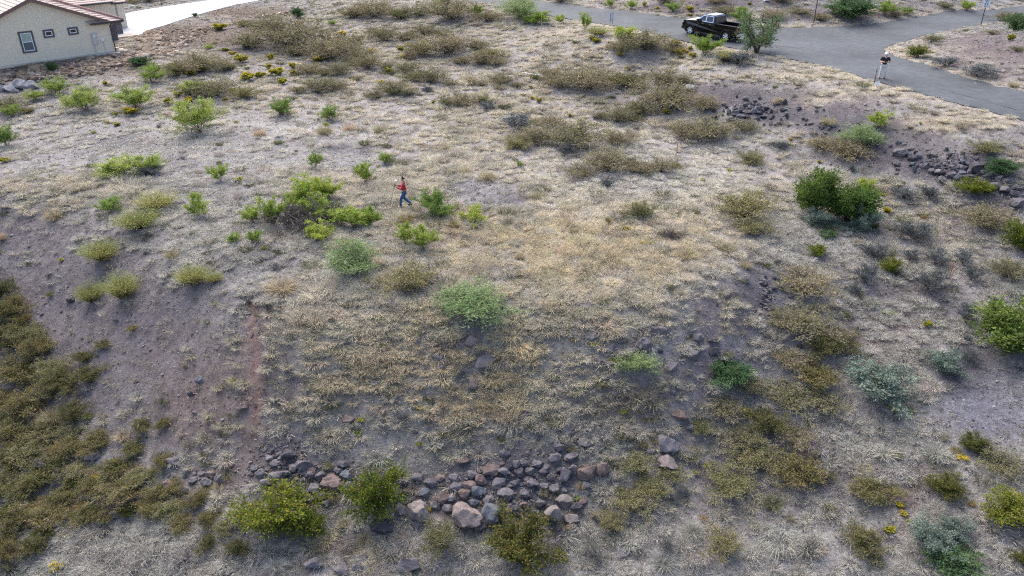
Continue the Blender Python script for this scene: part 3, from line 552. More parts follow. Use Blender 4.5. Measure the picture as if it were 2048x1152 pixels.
G = [lin(130, 150, 72), lin(144, 162, 82), lin(116, 138, 66), lin(158, 170, 98)]
GB = [lin(138, 158, 66), lin(152, 168, 76), lin(118, 142, 60), lin(164, 174, 94)]
OL = [lin(134, 127, 86), lin(120, 121, 76), lin(146, 135, 98), lin(108, 113, 68), lin(152, 141, 112), lin(138, 124, 96)]
OLG = [lin(124, 124, 76), lin(112, 118, 68), lin(140, 134, 88), lin(148, 138, 98)]
SG = [lin(104, 120, 108), lin(120, 136, 122), lin(90, 106, 96), lin(134, 146, 130)]
JN = [lin(90, 112, 54), lin(104, 124, 60), lin(78, 100, 50), lin(116, 132, 70)]
YG = [lin(100, 112, 42), lin(116, 122, 46), lin(86, 102, 40), lin(138, 130, 52), lin(150, 134, 52)]
RU = [lin(88, 94, 46), lin(78, 88, 42), lin(100, 98, 50), lin(118, 102, 60), lin(70, 80, 40)]
FE = [lin(130, 150, 100), lin(144, 160, 108), lin(116, 140, 90), lin(154, 166, 120)]
SLT = [lin(96, 104, 104), lin(110, 116, 116), lin(84, 94, 92), lin(122, 124, 122)]
DG = [lin(78, 104, 66), lin(94, 118, 80), lin(66, 92, 60)]
YE = [lin(204, 184, 56), lin(212, 194, 66), lin(184, 168, 58), lin(150, 146, 66)]
OD = [lin(110, 106, 62), lin(98, 104, 56), lin(124, 112, 72), lin(88, 96, 52), lin(132, 120, 82), lin(118, 114, 66)]
KIN = {
 'green': lambda s: shrub(s, .82, 15, 8, .028, 44, .046, .016, G, lin(120, 106, 90), .9, .2, .12),
 'bright': lambda s: shrub(s, .85, 12, 8, .026, 48, .05, .018, GB, lin(120, 106, 90), 1.0, .2, .14),
 'olive': lambda s: shrub(s, .5, 34, 7, .034, 12, .034, .014, OL, lin(104, 97, 88), .75, .15, .14, .004, None, 3, lin(150, 141, 124), rag=1.35),
 'olgreen': lambda s: shrub(s, .5, 30, 8, .03, 16, .036, .015, OLG, lin(104, 97, 86), .75, .15, .16, .004, None, 3, lin(150, 141, 124), rag=1.3),
 'oldark': lambda s: shrub(s, .5, 32, 9, .028, 17, .036, .017, OD, lin(92, 84, 76), .75, .15, .12, .004, None, 3, lin(132, 122, 106), rag=1.3),
 'sage': lambda s: shrub(s, .7, 20, 9, .028, 36, .036, .018, SG, lin(116, 106, 98), .5, .17, .1),
 'juniper': lambda s: shrub(s, .95, 26, 10, .03, 34, .05, .022, JN, lin(86, 74, 62), .7, .2, .1),
 'yg': lambda s: shrub(s, .75, 24, 10, .026, 30, .03, .018, YG[:3], lin(100, 88, 74), .5, .17, .1, .006, YG[:4]),
 'rust': lambda s: shrub(s, .75, 24, 10, .026, 30, .03, .019, RU[:3]+RU[4:], lin(92, 80, 70), .5, .17, .1, .006, RU[1:]),
 'feather': lambda s: shrub(s, .75, 22, 8, .04, 34, .055, .013, FE, lin(128, 116, 96), .45, .24, .08, .004),
 'slate': lambda s: shrub(s, .75, 18, 8, .03, 22, .045, .014, SLT, lin(86, 80, 80), .9, .18, .1, .006, None, 2),
 'dkgreen': lambda s: shrub(s, .75, 22, 9, .03, 28, .05, .022, DG, lin(92, 82, 72), .5, .18, .1),
 'yellow': lambda s: shrub(s, .75, 14, 7, .03, 22, .11, .06, [lin(128, 126, 60), lin(140, 136, 70)], lin(120, 110, 80), .9, .16, .25, .006, YE),
 'wispy': lambda s: broom(s, .8, 480, .55, .01),
 'golden': lambda s: shrub(s, .5, 18, 7, .03, 18, .045, .016, [lin(150, 134, 84), lin(138, 124, 78), lin(160, 144, 98)], lin(120, 100, 76), .7, .14, .2),
}
MESH = {}
def kinds(kind, nv=4):
    if kind not in MESH:
        L_ = []
        for i in range(nv):
            if kind == 'dead': lv, st = None, deadtw(900+i)
            elif kind == 'darkdead': lv, st = None, deadtw(930+i, .55, 34, 9, lin(104, 97, 93), .006, .55)
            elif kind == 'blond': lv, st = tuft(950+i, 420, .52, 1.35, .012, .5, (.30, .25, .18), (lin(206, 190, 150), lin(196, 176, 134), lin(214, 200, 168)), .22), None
            else: lv, st = KIN[kind](1000+97*len(MESH)+i)
            ref = lv or st; rad_ = np.percentile(np.hypot(ref[0][:, 0], ref[0][:, 1]), 97)*2.0
            for q_ in (lv, st):
                if q_ is not None: q_[0][:] /= rad_
            L_.append((fastmesh('foliage', *lv, M['plant']) if lv else None, fastmesh('stem', *st, M['twig'] if kind != 'wispy' else M['plant']) if st else None))
        MESH[kind] = L_
    return MESH[kind]
PN = dict(oldark='brush_mound', green='green_shrub', bright='green_shrub', olive='brush_mound', olgreen='brush_mound', sage='sage_bush', juniper='evergreen_bush', yg='flowering_bush', rust='evergreen_bush', feather='feathery_shrub', slate='sage_bush', dkgreen='green_shrub', yellow='yellow_flower_bush', wispy='broom_shrub', golden='golden_bush', dead='dry_twig_bush', darkdead='dry_twig_bush', blond='bunchgrass_clump')
PL = dict(oldark='dark olive twiggy brush mound', green='leafy green shrub', bright='vivid lime green shrub', olive='low olive brown twiggy brush mound', olgreen='dull green brush mound', sage='silvery sage bush', juniper='dense dark green evergreen bush', yg='green bush with yellow tips', rust='dark green bush with rusty tips', feather='feathery pale green shrub', slate='dark grey green sage bush', dkgreen='dark green bushy shrub', yellow='small bush covered in yellow flowers', wispy='wispy broom shrub with brown base', golden='golden brown dried shrub', dead='bare pale grey twiggy bush', darkdead='tangle of dark bare dead branches', blond='rounded straw bunchgrass clump')
NP = 0; PLANTS = []
def plant(kind, px, py, wp, hp=None, label=None, zone=None, cat=None):
    global NP
    NP += 1; r = random.Random(NP*13+1); p = ground(px, py-(2 if wp > 30 else 0)); dp = depth(p)
    el = math.atan2(CAMH-p[2], math.hypot(p[0], p[1])); wd = wp*dp/F*{'yellow': 1.15, 'olive': 1.12, 'olgreen': 1.1, 'oldark': .98}.get(kind, 1.05)
    # the far part of the crown base lies behind the pixel of its foot: push the root back by part of the radius
    back = wd*.4*math.sin(el); k = np.array([p[0], p[1]])/math.hypot(p[0], p[1]); p[:2] += k*back; p[2] = float(hfull(p[0:1], p[1:2])[0])
    hh = .55*wd if hp is None else max(.28*wd, (hp*dp/F-.55*wd*math.sin(el))/math.cos(el)*.95)
    lv, st = kinds(kind)[r.randrange(4)]; base = lv or st
    zs = base_h(base); sc = (wd*1.06, wd*1.06, hh/zs); rz = r.uniform(0, 6.283)
    if lv and st:
        o = empty(PN[kind], p, rz); o.scale = sc; link('foliage', lv, None, o); link('stem', st, None, o)
    else:
        o = link(PN[kind], base); o.location = p; o.scale = sc; o.rotation_euler = (0, 0, rz)
    c = cat or ('grass' if kind == 'blond' else 'shrub')
    if label: tag(o, label, c)
    else:
        sz_ = 'small' if wd < .75 else ('broad' if wd > 2.1 else 'medium'); lb = '%s %s %s' % (sz_, PL[kind].replace('small ', ''), nearby(p)); tag(o, lb, c, lb)
    PLANTS.append((p[0], p[1], wd*.42)); return o
_bh = {}
def base_h(me):
    if me.name not in _bh:
        z = np.empty(len(me.vertices)*3, np.float32); me.vertices.foreach_get('co', z); _bh[me.name] = float(np.percentile(z[2::3], 99))
    return _bh[me.name]
def many(kind, zone, s, dh=None):
    for tok in s.replace('\n', ';').split(';'):
        a = list(map(float, tok.split())); plant(kind, *a[:3], (a[3] if len(a) > 3 else dh), None, zone)
        if kind == 'olive' and zone == LOT and a[2] > 50:      # ragged skirts of each patch
            rq = random.Random(int(a[0]*7+a[1]))
            for sg in (-1, 1):
                f = rq.uniform(.45, .7); plant(rq.choice(['olive', 'olgreen', 'olive']), a[0]+sg*a[2]*rq.uniform(.4, .62), a[1]+a[3]*rq.uniform(-.3, .25), a[2]*f, a[3]*f*.85, None, zone)
LOT = 'on the dry flat lot'
many('green', LOT, '''170 222 75 55;115 190 55 38;275 220 75 52;240 356 85 50;300 345 68 45;15 295 40 45;25 235 35 30;565 235 45 40;660 243 38 35;632 335 30 35;770 328 25 28;222 430 50 42;310 150 30 28;305 168 50 38;862 430 60 60;885 440 55 40;390 192 60 35;420 97 22 12;665 50 18 12;70 205 40 25;470 488 30 25''')
plant('green', 400, 268, 100, 82, 'tall open leafy green shrub beside the flowering yellow bushes')
many('bright', LOT, '440 365 40 42;398 435 45 52;732 370 40 50;948 450 58 46;505 450 45 42;548 455 52 68;512 492 36 32;660 468 22 20;810 495 42 52;845 505 58 58;637 490 62 48;1039 335 14 14')
many('bright', 'growing through the tangle of dead branches', '600 420 62 62;625 402 72 55;655 405 52 52;635 442 72 58;712 460 92 58;740 455 46 46')
plant('darkdead', 600, 458, 150, 60, 'wide tangle of dark dead branches among lime green shrubs')
plant('darkdead', 665, 445, 90, 50, 'dark dead branches leaning beside the lime green shrubs near the walking man')
many('darkdead', 'lying flat on the grassy lot', '1340 480 60 18;540 625 40 16')
plant('feather', 705, 558, 112, 88, 'feathery grey green shrub on the grassy lot below the dead branches')
plant('feather', 950, 658, 150, 90, 'big feathery bright green shrub at the brow of the slope')
plant('feather', 1272, 765, 80, 55, 'thin feathery green shrub on the reddish slope')
plant('feather', 1720, 295, 85, 52, 'feathery grey green shrub on the bank below the verge')
plant('feather', 1040, 40, 92, 50, 'tall grey green shrub beside the curving road verge')
plant('feather', 885, 10, 40, 18, 'pale grey green shrub topping the brush by the road bend')
many('bright', 'on the road verge', '1070 50 58 30;1120 48 22 20;1170 62 25 35;1250 85 60 35;955 30 25 22')
plant('bright', 1408, 117, 62, 46, 'lime green shrub growing in front of the parked pickup')
many('wispy', 'on the road verge', '1195 75 45 25;1450 125 45 30')
plant('slate', 1475, 130, 75, 34, 'dark twiggy bush under the small tree by the pickup')
many('wispy', 'on the crest of the bare purple slope', '315 420 82 46;280 462 92 55;207 530 85 60;390 578 72 56;250 606 75 74;185 607 60 56;430 570 40 30')
many('olive', LOT, '''20 225 65 38;400 145 110 40;430 195 100 40;575 97 170 46;660 122 110 40;750 38 100 34;905 42 125 42;895 110 120 40;680 152 62 32;737 140 62 36;640 186 82 38;790 192 78 36;860 168 75 36;820 123 42 26;960 130 72 26;815 148 60 22;925 215 70 30;850 72 60 24;765 85 80 20;1180 185 130 50;1325 175 82 40;1335 225 140 50;1420 282 120 58;1235 248 65 40;1150 300 150 60;1100 255 52 26;1215 345 112 60;1320 350 72 40;300 5 60 12;1290 105 110 36;1000 170 60 20;1100 160 60 22;620 150 60 26;520 60 60 20''')
many('olgreen', LOT, '1278 440 72 46;1485 440 138 66;1500 472 82 36;820 590 122 72;700 105 60 26;980 120 60 24;1040 300 70 30;1500 330 70 30')
plant('slate', 1037, 265, 62, 44, 'blue grey bush standing alone in the straw grass of the lot')
many('slate', LOT, '1135 315 42 32;1265 330 26 20;1214 375 30 26;935 480 30 16;975 222 36 22;855 185 24 14;750 195 26 14;640 187 30 14;300 350 60 24;290 478 26 18')
many('dkgreen', 'beside the house yard', '595 36 27 23;390 34 10 9;282 132 42 20;105 142 24 22;170 95 12 6')
many('golden', LOT, '812 448 46 22;908 460 32 22;1216 453 18 20;1846 442 18 16')
many('yellow', LOT, '''743 110 14 12;637 125 22 14;587 150 13 13;585 135 15 12;777 147 12 14;685 72 16 12;802 103 12 10;837 103 12 10;807 118 14 10;867 207 9 8;542 120 14 14;537 138 13 12;520 155 22 14;555 150 26 18;565 168 16 13;762 170 14 10;845 88 10 8;890 85 12 8;905 87 10 8;645 65 11 7;690 30 8 7;212 170 9 9;233 231 10 8;262 231 24 16;235 252 11 7;338 208 20 15;357 193 15 13;377 203 20 12;405 142 22 15;425 130 16 10;450 132 16 10;462 138 18 12;480 125 26 18;450 102 10 8;465 108 14 8;485 190 10 14;495 160 26 18;380 148 22 13;440 60 22 14;467 182 14 8;425 190 24 14;450 200 10 8;217 248 8 7;10 327 22 13;477 362 16 10;1252 465 17 14;1289 492 20 14;1459 345 10 8;1405 367 9 9;1078 205 10 10;1332 230 13 9;1061 177 8 7;1139 233 8 7;1240 113 14 9;1064 200 8 7''')
many('yellow', 'on the road verge', '1183 80 11 9;1192 84 14 9;1350 92 18 13;1362 113 18 16;1385 118 14 11;1380 100 10 8;1270 88 10 8')
many('yellow', 'on the bank across the road', '1381 23 14 12;1314 20 9 8;1289 12 10 9;1381 31 9 5;2021 82 17 14;1500 10 8 6')
many('green', 'on the bank across the road', '1346 26 32 22;1262 18 24 20;1219 14 20 18;1813 30 30 16')
plant('bright', 1482, 43, 42, 30, 'lime green shrub behind the parked pickup')
plant('bright', 1933, 21, 30, 22, 'lime green shrub beside the speed limit sign across the road')
plant('dkgreen', 1700, 41, 95, 48, 'large dark green spreading bush on the bank opposite the junction')
plant('bright', 1768, 33, 42, 30, 'lime green bush beside the large dark bush opposite the junction')
many('olive', 'on the bank across the road', '1450 30 52 16;1551 40 52 22;1120 6 60 12;1640 42 40 16;1600 30 40 14;1790 36 40 10;1330 8 40 10;1560 8 60 12;1430 10 50 10;1890 18 34 10')
many('olive', 'on the red bank between the two roads', '2010 45 62 22;1863 88 40 20;2033 103 30 12;1985 70 30 10')
plant('dkgreen', 2031, 66, 52, 42, 'dark green shrub on the red bank between the two roads')
plant('yg', 1833, 117, 42, 28, 'yellow green shrub at the tip between the two roads')
many('slate', 'on the red bank between the two roads', '1891 136 60 26;1956 156 70 22')
SW = 'in the rocky swale under the road'
plant('bright', 1756, 258, 46, 38, 'bright green shrub on the verge above the rubble bank')
many('olive', SW, '1690 322 112 52;1960 462 122 62;1610 602 132 72;2010 562 82 56;1640 300 60 30')
plant('olgreen', 1970, 314, 62, 32, 'yellowish dried shrub at the top of the rubble heap')
many('dkgreen', SW, '2000 356 62 38;1655 477 36 20')
plant('yg', 1948, 397, 72, 42, 'yellow green bush beside the rubble heap')
plant('juniper', 1694, 448, 100, 92, 'dense dark green evergreen bush standing in the rocky swale')
plant('juniper', 1625, 435, 78, 108, 'tall lighter evergreen bush beside the dense dark one in the swale')
plant('bright', 1730, 392, 44, 38, 'grey green bush tip behind the dense evergreen bush')
many('sage', 'at the feet of the evergreen bushes', '1632 455 62 42;1730 468 62 58;1680 462 50 26')
plant('rust', 1746, 459, 26, 18, 'small rusty bush beside the sage at the evergreen bushes')
many('slate', SW, '1826 487 76 48;1805 405 56 32;1858 400 42 32;1748 522 56 42;1820 526 32 28;1870 532 42 38;1925 532 42 38;1730 572 56 48;1857 592 66 54;1940 566 36 32;1705 592 36 32;1930 652 46 52;1935 728 46 38;1560 300 40 20')
many('yg', SW, '1632 512 40 28;1780 552 46 42;2042 508 84 78')
many('yellow', SW, '1768 396 11 9;1772 431 15 16;1638 325 7 7;1580 283 8 7;1787 822 17 12;1777 1067 19 17;1800 1016 16 12;1805 1031 14 10;1818 1048 14 10;1852 658 14 16;1490 838 18 18')
RB = 'on the gully side of the slope'
many('oldark', RB, '1650 722 112 62;1620 782 112 62;1530 882 92 62;1590 982 122 72;1740 1012 102 52;1720 1117 96 62')
many('olive', RB, '''1600 682 132 72;1570 742 82 52;1570 832 112 72;1640 832 92 56;1500 802 72 42;1450 852 92 52;1590 902 82 52;1545 935 70 44;1985 952 102 62;1560 660 70 46;1680 690 60 40;1480 905 80 50''')
many('olgreen', RB, '1270 962 82 50;1260 1042 92 62;1220 1072 72 52;1450 1012 112 62;1340 972 62 40;1440 1132 84 70;1500 952 102 62;1310 1010 70 40;1490 905 82 52;1400 880 60 40;1290 1000 60 36')
plant('sage', 1740, 815, 142, 104, 'big silvery sage bush on the edge of the olive brush')
plant('sage', 1880, 754, 78, 62, 'smaller sage bush beside the trail near the big evergreen')
plant('sage', 1850, 1114, 84, 74, 'pale silvery sage bush at the trail')
plant('sage', 1905, 1084, 72, 50, 'silvery sage bush behind the palest sage at the trail')
plant('dkgreen', 1895, 1150, 104, 56, 'dark green bush under the pale sage bushes at the trail')
plant('juniper', 2008, 716, 136, 120, 'large rounded bright evergreen bush over bare purple soil')
plant('dkgreen', 1455, 787, 98, 62, 'blue green leafy bush on the slope among grey rocks')
plant('rust', 1945, 908, 62, 44, 'rust and green bush beside the bare trail')
plant('rust', 1888, 998, 78, 54, 'rounded rust yellow bush beside the bare trail')
plant('yg', 2010, 1064, 112, 84, 'big green bush with yellow tips above the trail')
plant('rust', 2042, 1144, 50, 44, 'dark rusty bush below the big yellow tipped bush')
LB = 'covering the bank beyond the footpath'
many('oldark', LB, '''30 642 92 62;25 702 92 62;80 722 102 62;40 772 112 62;130 792 102 62;60 832 112 62;180 772 62 42;30 892 112 62;100 882 92 52;150 852 62 52;210 702 42 22;170 732 52 32;330 862 44 26;285 867 54 28;0 602 62 52;30 942 112 62;60 1002 112 62;100 962 102 52;150 922 92 52;200 902 82 42;240 962 92 46;190 1002 92 52;260 1012 102 52;310 1042 92 52;340 1002 82 46;330 942 62 36;400 1022 62 42;420 1062 62 42;30 1072 92 62;110 1052 102 56;180 1052 82 46;20 1132 82 62;80 1112 72 52;420 1112 52 42;480 1122 52 42;270 915 60 34;130 1010 70 40;220 1050 60 36;370 1070 60 36;0 680 60 50;0 820 60 50''')
many('olgreen', LB, '60 690 80 50;110 760 80 50;20 850 90 50;70 920 90 46;140 880 70 40;230 1000 80 44;290 980 70 40;350 1040 70 40;50 1040 80 44;10 990 70 44;0 1100 70 50;450 1080 50 36;100 800 70 40;160 960 70 40')
many('golden', LB, '50 655 50 34;90 790 46 30;20 815 50 32;130 905 46 28;75 1035 48 30;215 985 46 28;300 1015 44 26;165 1025 40 26')
many('rust', LB, '70 745 44 30;30 925 48 32;150 975 40 26;260 1035 40 26;90 1085 44 30;20 1035 40 28')
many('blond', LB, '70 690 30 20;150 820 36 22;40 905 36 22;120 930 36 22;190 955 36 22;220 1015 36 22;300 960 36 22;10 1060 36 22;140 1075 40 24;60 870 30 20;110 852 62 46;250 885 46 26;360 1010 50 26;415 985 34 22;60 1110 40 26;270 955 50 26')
many('dead', LB, '90 952 46 46;100 1066 44 34;240 1142 82 44;320 1132 92 50;375 1132 50 44;280 1150 70 34;200 1130 50 30')
many('yellow', LB, '112 1142 24 20;195 962 17 14;742 1152 17 13')
plant('yg', 572, 1097, 165, 130, 'large green bush with yellow tips below the rock row by the path')
plant('yg', 625, 1090, 70, 70, 'green yellow bush leaning on the larger one by the path')
plant('yg', 757, 1062, 138, 128, 'yellow tipped bush growing over the middle of the rock row')
plant('rust', 1045, 1158, 165, 132, 'dense dark green bush with rusty tips under the rock row')
plant('olgreen', 880, 1124, 84, 80, 'dull green twiggy bush beside the dense rusty tipped bush')
plant('dead', 575, 1122, 40, 42, 'pale grey dead bush beneath the large yellow tipped bush')
plant('dead', 1190, 1132, 62, 62, 'upright pale grey dead bush beside the rusty tipped bush')
many('dead', 'in the dry grass under the rock row', '1330 1112 40 46;1390 1152 44 34;700 1100 40 24;780 1150 44 26')
many('dead', 'beside the rocky trail', '1835 1002 38 26;1620 1105 34 34;1850 985 24 18;1600 1020 50 30;1560 1130 50 30')
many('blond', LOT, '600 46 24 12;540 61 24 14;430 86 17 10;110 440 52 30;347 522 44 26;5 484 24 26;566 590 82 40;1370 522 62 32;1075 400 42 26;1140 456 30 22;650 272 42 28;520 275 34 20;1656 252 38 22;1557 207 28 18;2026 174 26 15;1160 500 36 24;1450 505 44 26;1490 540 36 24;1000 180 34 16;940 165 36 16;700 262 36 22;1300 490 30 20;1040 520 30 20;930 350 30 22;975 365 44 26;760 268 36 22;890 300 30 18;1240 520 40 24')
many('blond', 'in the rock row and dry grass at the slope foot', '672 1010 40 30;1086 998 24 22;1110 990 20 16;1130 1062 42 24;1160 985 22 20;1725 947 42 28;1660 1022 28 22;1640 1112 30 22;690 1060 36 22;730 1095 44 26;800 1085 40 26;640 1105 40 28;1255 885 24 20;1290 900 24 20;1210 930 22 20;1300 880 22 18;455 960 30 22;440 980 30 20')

# tiny plants dotted over the lot, the swale and the slopes
rq = random.Random(91)
for i in range(170):
    px = rq.uniform(20, 2030); py = rq.uniform(90, 1120)**1.0; lim = 60+max(0, (px-1400)*.33); lim = max(lim, 190-px*.12)
    if py < lim+40: py = lim+40+rq.uniform(0, 400)
    kd = rq.choice(['slate', 'olgreen', 'wispy', 'golden', 'olive', 'green', 'dead', 'slate', 'yellow']); wq = rq.uniform(12, 26)*(.6+py/1400)
    if kd in ('green', 'yellow'): wq *= .6
    if hard_dist(*(np.array([v]) for v in ground(px, py)[:2]))[0] > .8: plant(kd, px, py, wq, wq*rq.uniform(.5, .8), None, LOT)

# small multi-trunk tree beside the pickup
def tree():
    r = np.random.default_rng(77); p = ground(1512, 106); S = 128*depth(p)/F; Hh = 2.9
    o = empty('mesquite_tree', p); tag(o, 'small open crowned green tree beside the parked pickup', 'tree')
    st = []; P = []; D = []; C = []
    for i in range(9):
        az = i*2.4+r.uniform(-.3, .3); q = r.uniform(.35, 1); e = np.array([math.cos(az)*q*S*.5, math.sin(az)*q*S*.5, Hh*(.55+.4*math.sqrt(1-q*q*.9))*r.uniform(.85, 1.02)]); b = np.array([r.normal(0, .05), r.normal(0, .05), -.05])
        m_ = e*.45+np.array([0, 0, .35]); t = np.linspace(0, 1, 7)[:, None]; pl = (1-t)**2*b+2*t*(1-t)*m_+t*t*e; st.append(pl)
        for j in range(14):
            tt = r.uniform(.25, 1); s = (1-tt)**2*b+2*tt*(1-tt)*m_+tt*tt*e; dr = norm(np.array([math.cos(az), math.sin(az), .1])*.5+r.normal(0, .6, 3)); ed = s+dr*r.uniform(.4, 1.0); ed[2] = max(ed[2], .2); st.append(np.stack([s, (s+ed)/2+r.normal(0, .04, 3), ed]))
            k = 46; u_ = r.uniform(.2, 1.1, k)[:, None]; P.append(s+(ed-s)*u_+r.normal(0, .13, (k, 3))); D.append(norm(dr*.5+r.normal(0, .7, (k, 3)))); C.append(palette([lin(104, 126, 84), lin(120, 138, 94), lin(92, 114, 76), lin(132, 146, 106)], 1, r, .2)*.6+palette([lin(108, 128, 86), lin(124, 142, 100)], k, r, .2)*.4)
    link('crown', fastmesh('crown', *leaves(np.concatenate(P), np.concatenate(D), .15, .06, np.concatenate(C), r), M['plant']), None, o)
    link('trunk', fastmesh('trunk', *tubes(st, .05, .012, lin(84, 74, 68), r, 5), M['twig']), None, o)
    PLANTS.append((p[0], p[1], .5))
tree()

# ------------------------------------------------------------------ grass field, litter and gravel (stuff)
def scatter(name, label, cat, P, rot, scl, idx, tint, sources):
    sc_ = bpy.data.collections.new(name+'_pieces')
    for i, me in enumerate(sources):
        sc_.objects.link(bpy.data.objects.new('%s_piece_%02d' % (name, i), me))
    me = bpy.data.meshes.new(name); me.vertices.add(len(P)); me.vertices.foreach_set('co', np.asarray(P, np.float32).ravel())
    for an, ty, key, dat in (('rot', 'FLOAT_VECTOR', 'vector', rot), ('scl', 'FLOAT_VECTOR', 'vector', scl), ('idx', 'INT', 'value', idx)):
        a = me.attributes.new(an, ty, 'POINT'); a.data.foreach_set(key, np.asarray(dat, np.int32 if ty == 'INT' else np.float32).ravel())
    a = me.attributes.new('tint', 'FLOAT_COLOR', 'POINT'); a.data.foreach_set('color', np.c_[tint, np.ones(len(P))].astype(np.float32).ravel())
    o = link(name, me); tag(o, label, cat, kind='stuff')
    t = bpy.data.node_groups.new(name+'_nodes', 'GeometryNodeTree'); t.interface.new_socket('Geometry', in_out='INPUT', socket_type='NodeSocketGeometry'); t.interface.new_socket('Geometry', in_out='OUTPUT', socket_type='NodeSocketGeometry')
    gi = t.nodes.new('NodeGroupInput'); go = t.nodes.new('NodeGroupOutput'); ci = t.nodes.new('GeometryNodeCollectionInfo'); ci.inputs[0].default_value = sc_; ci.inputs[1].default_value = True; ci.inputs[2].default_value = True
    ip = t.nodes.new('GeometryNodeInstanceOnPoints'); ip.inputs['Pick Instance'].default_value = True
    def na(n_, ty):
        q = t.nodes.new('GeometryNodeInputNamedAttribute'); q.data_type = ty; q.inputs[0].default_value = n_; return q.outputs[0]
    L = t.links.new
    L(gi.outputs[0], ip.inputs['Points']); L(ci.outputs[0], ip.inputs['Instance']); L(na('idx', 'INT'), ip.inputs['Instance Index']); L(na('rot', 'FLOAT_VECTOR'), ip.inputs['Rotation']); L(na('scl', 'FLOAT_VECTOR'), ip.inputs['Scale']); L(ip.outputs[0], go.inputs[0])
    m = o.modifiers.new('scatter', 'NODES'); m.node_group = t; return o
r = np.random.default_rng(21)
def sample(n_, margin=180, ymax=112):
    y = r.uniform(13, ymax, n_*3); x = r.uniform(-.72, .72, n_*3)*(y*.95+9)
    kk = r.random(n_*3) < (y*.95+9)/(ymax*.95+9); x, y = x[kk], y[kk]; z = h0(x, y); u, v, d = proj(x, y, z)
    ok = (u > -margin) & (u < 2048+margin) & (v > -60) & (v < 1152+margin); return x[ok], y[ok]
PA = np.array(PLANTS)
def free(x, y, f=1.0):
    ok = np.ones(len(x), bool)
    for i in range(0, len(x), 8000):
        dx = x[i:i+8000, None]-PA[None, :, 0]; dy = y[i:i+8000, None]-PA[None, :, 1]; ok[i:i+8000] = ((dx*dx+dy*dy) > (PA[None, :, 2]*f)**2).all(1)
    return ok
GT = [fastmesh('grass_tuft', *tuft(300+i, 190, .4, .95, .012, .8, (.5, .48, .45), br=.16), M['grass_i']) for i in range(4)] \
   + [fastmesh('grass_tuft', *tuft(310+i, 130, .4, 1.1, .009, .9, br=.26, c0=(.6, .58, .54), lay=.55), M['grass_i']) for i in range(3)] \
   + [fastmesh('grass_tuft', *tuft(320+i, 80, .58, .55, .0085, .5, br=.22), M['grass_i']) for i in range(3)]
x, y = np.concatenate([sample(95000), sample(26000, ymax=46)], 1); hdg = hard_dist(x, y); soil_, dn_, ti_ = zones(x, y)
patch = np.clip(.5+1.5*fbm(x/2.2+40, y/2.2, 3), 0, 1.4)
keep = (r.random(len(x)) < dn_**1.15*(.25+.8*patch)*np.where(y < 42, .64, np.where(y < 50, .6, .56))) & (hdg > .1) & free(x, y, .8)
x, y, ti_, hdg, dn_ = x[keep], y[keep], ti_[keep], hdg[keep], dn_[keep]
z = hfull(x, y, hdg); n_ = len(x); sz = np.minimum(np.exp(r.normal(-.15, .34, n_)), 1.5)*np.clip(.6+dn_*.6, .5, 1.2); sz *= np.where(hdg < 1.6, .55, 1.0); small = r.random(n_) < .62-.3*np.clip(dn_, 0, 1); sz = np.where(small, sz*r.uniform(.35, .7, n_), sz*1.05)
hv = sz*r.uniform(.4, 1.15, n_); tj = ti_*np.exp(r.normal(0, .2, (n_, 1)))*r.uniform(.95, 1.05, (n_, 3))
mixg = r.random(n_) < .22; tj[mixg] = np.array(GRASSC['pale'])*r.uniform(.8, 1.1, (int(mixg.sum()), 1)); mo = r.random(n_) < .1; tj[mo] = np.array(lin(128, 132, 98))*r.uniform(.7, 1.15, (int(mo.sum()), 1))
idx = r.integers(0, 10, n_); brt = (r.random(n_) < np.where(dn_ > .75, .4, .24)) & (dn_ > .3); nbr = int(brt.sum()); idx[brt] = r.integers(0, 4, nbr); sz[brt] = r.uniform(.62, 1.15, nbr); hv[brt] = sz[brt]*r.uniform(.75, 1.15, nbr)
tj = np.where(brt[:, None], ti_*r.uniform(1.08, 1.4, (n_, 1)), tj*.9)
rz = r.uniform(0, 6.283, n_)
dk_ = brt | (r.random(n_) < np.where(dn_ > .55, .68, .9)); x, y, z, sz, hv, tj, idx, rz, dn_, hdg = (q_[dk_] for q_ in (x, y, z, sz, hv, tj, idx, rz, dn_, hdg)); n_ = len(x)
u_, v_, d_ = proj(x, y, z); app = sz/d_; app[(u_ < 0) | (u_ > 2048) | (v_ < 0) | (v_ > 1152)] = 0
order = np.argsort(-app); single = np.zeros(n_, bool); single[order[:260]] = True
P = np.c_[x, y, z-.02]
print('tufts', n_)
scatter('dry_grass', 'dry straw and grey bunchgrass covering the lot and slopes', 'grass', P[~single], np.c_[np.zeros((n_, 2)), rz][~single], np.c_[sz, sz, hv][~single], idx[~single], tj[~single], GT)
GTO = []
for me in GT:
    q = me.copy(); q.materials.clear(); q.materials.append(M['grass_o']); GTO.append(q)
tz = []
for i in np.where(single)[0]:
    o = link('grass_tuft', GTO[idx[i]]); o.location = P[i]; o.rotation_euler = (0, 0, rz[i]); o.scale = (sz[i], sz[i], hv[i]); c = tj[i]; o.color = (*c, 1)
    ku = 'greenish grey' if c[1] > c[0] else ('golden straw' if c[0] > c[2]*1.75 else 'pale grey')
    wh = 'on the slope above the rock row' if (v_[i] < 930 and 500 < u_[i] < 1400) else ('beside the trail and gully brush' if u_[i] >= 1200 else ('near the bushes below the rock row' if u_[i] > 480 else 'on the brushy bank beyond the footpath'))
    lb = '%s %s grass tuft %s' % ('tall' if hv[i] > 1.0 else 'low', ku, nearby(P[i])); tag(o, lb, 'grass', lb)
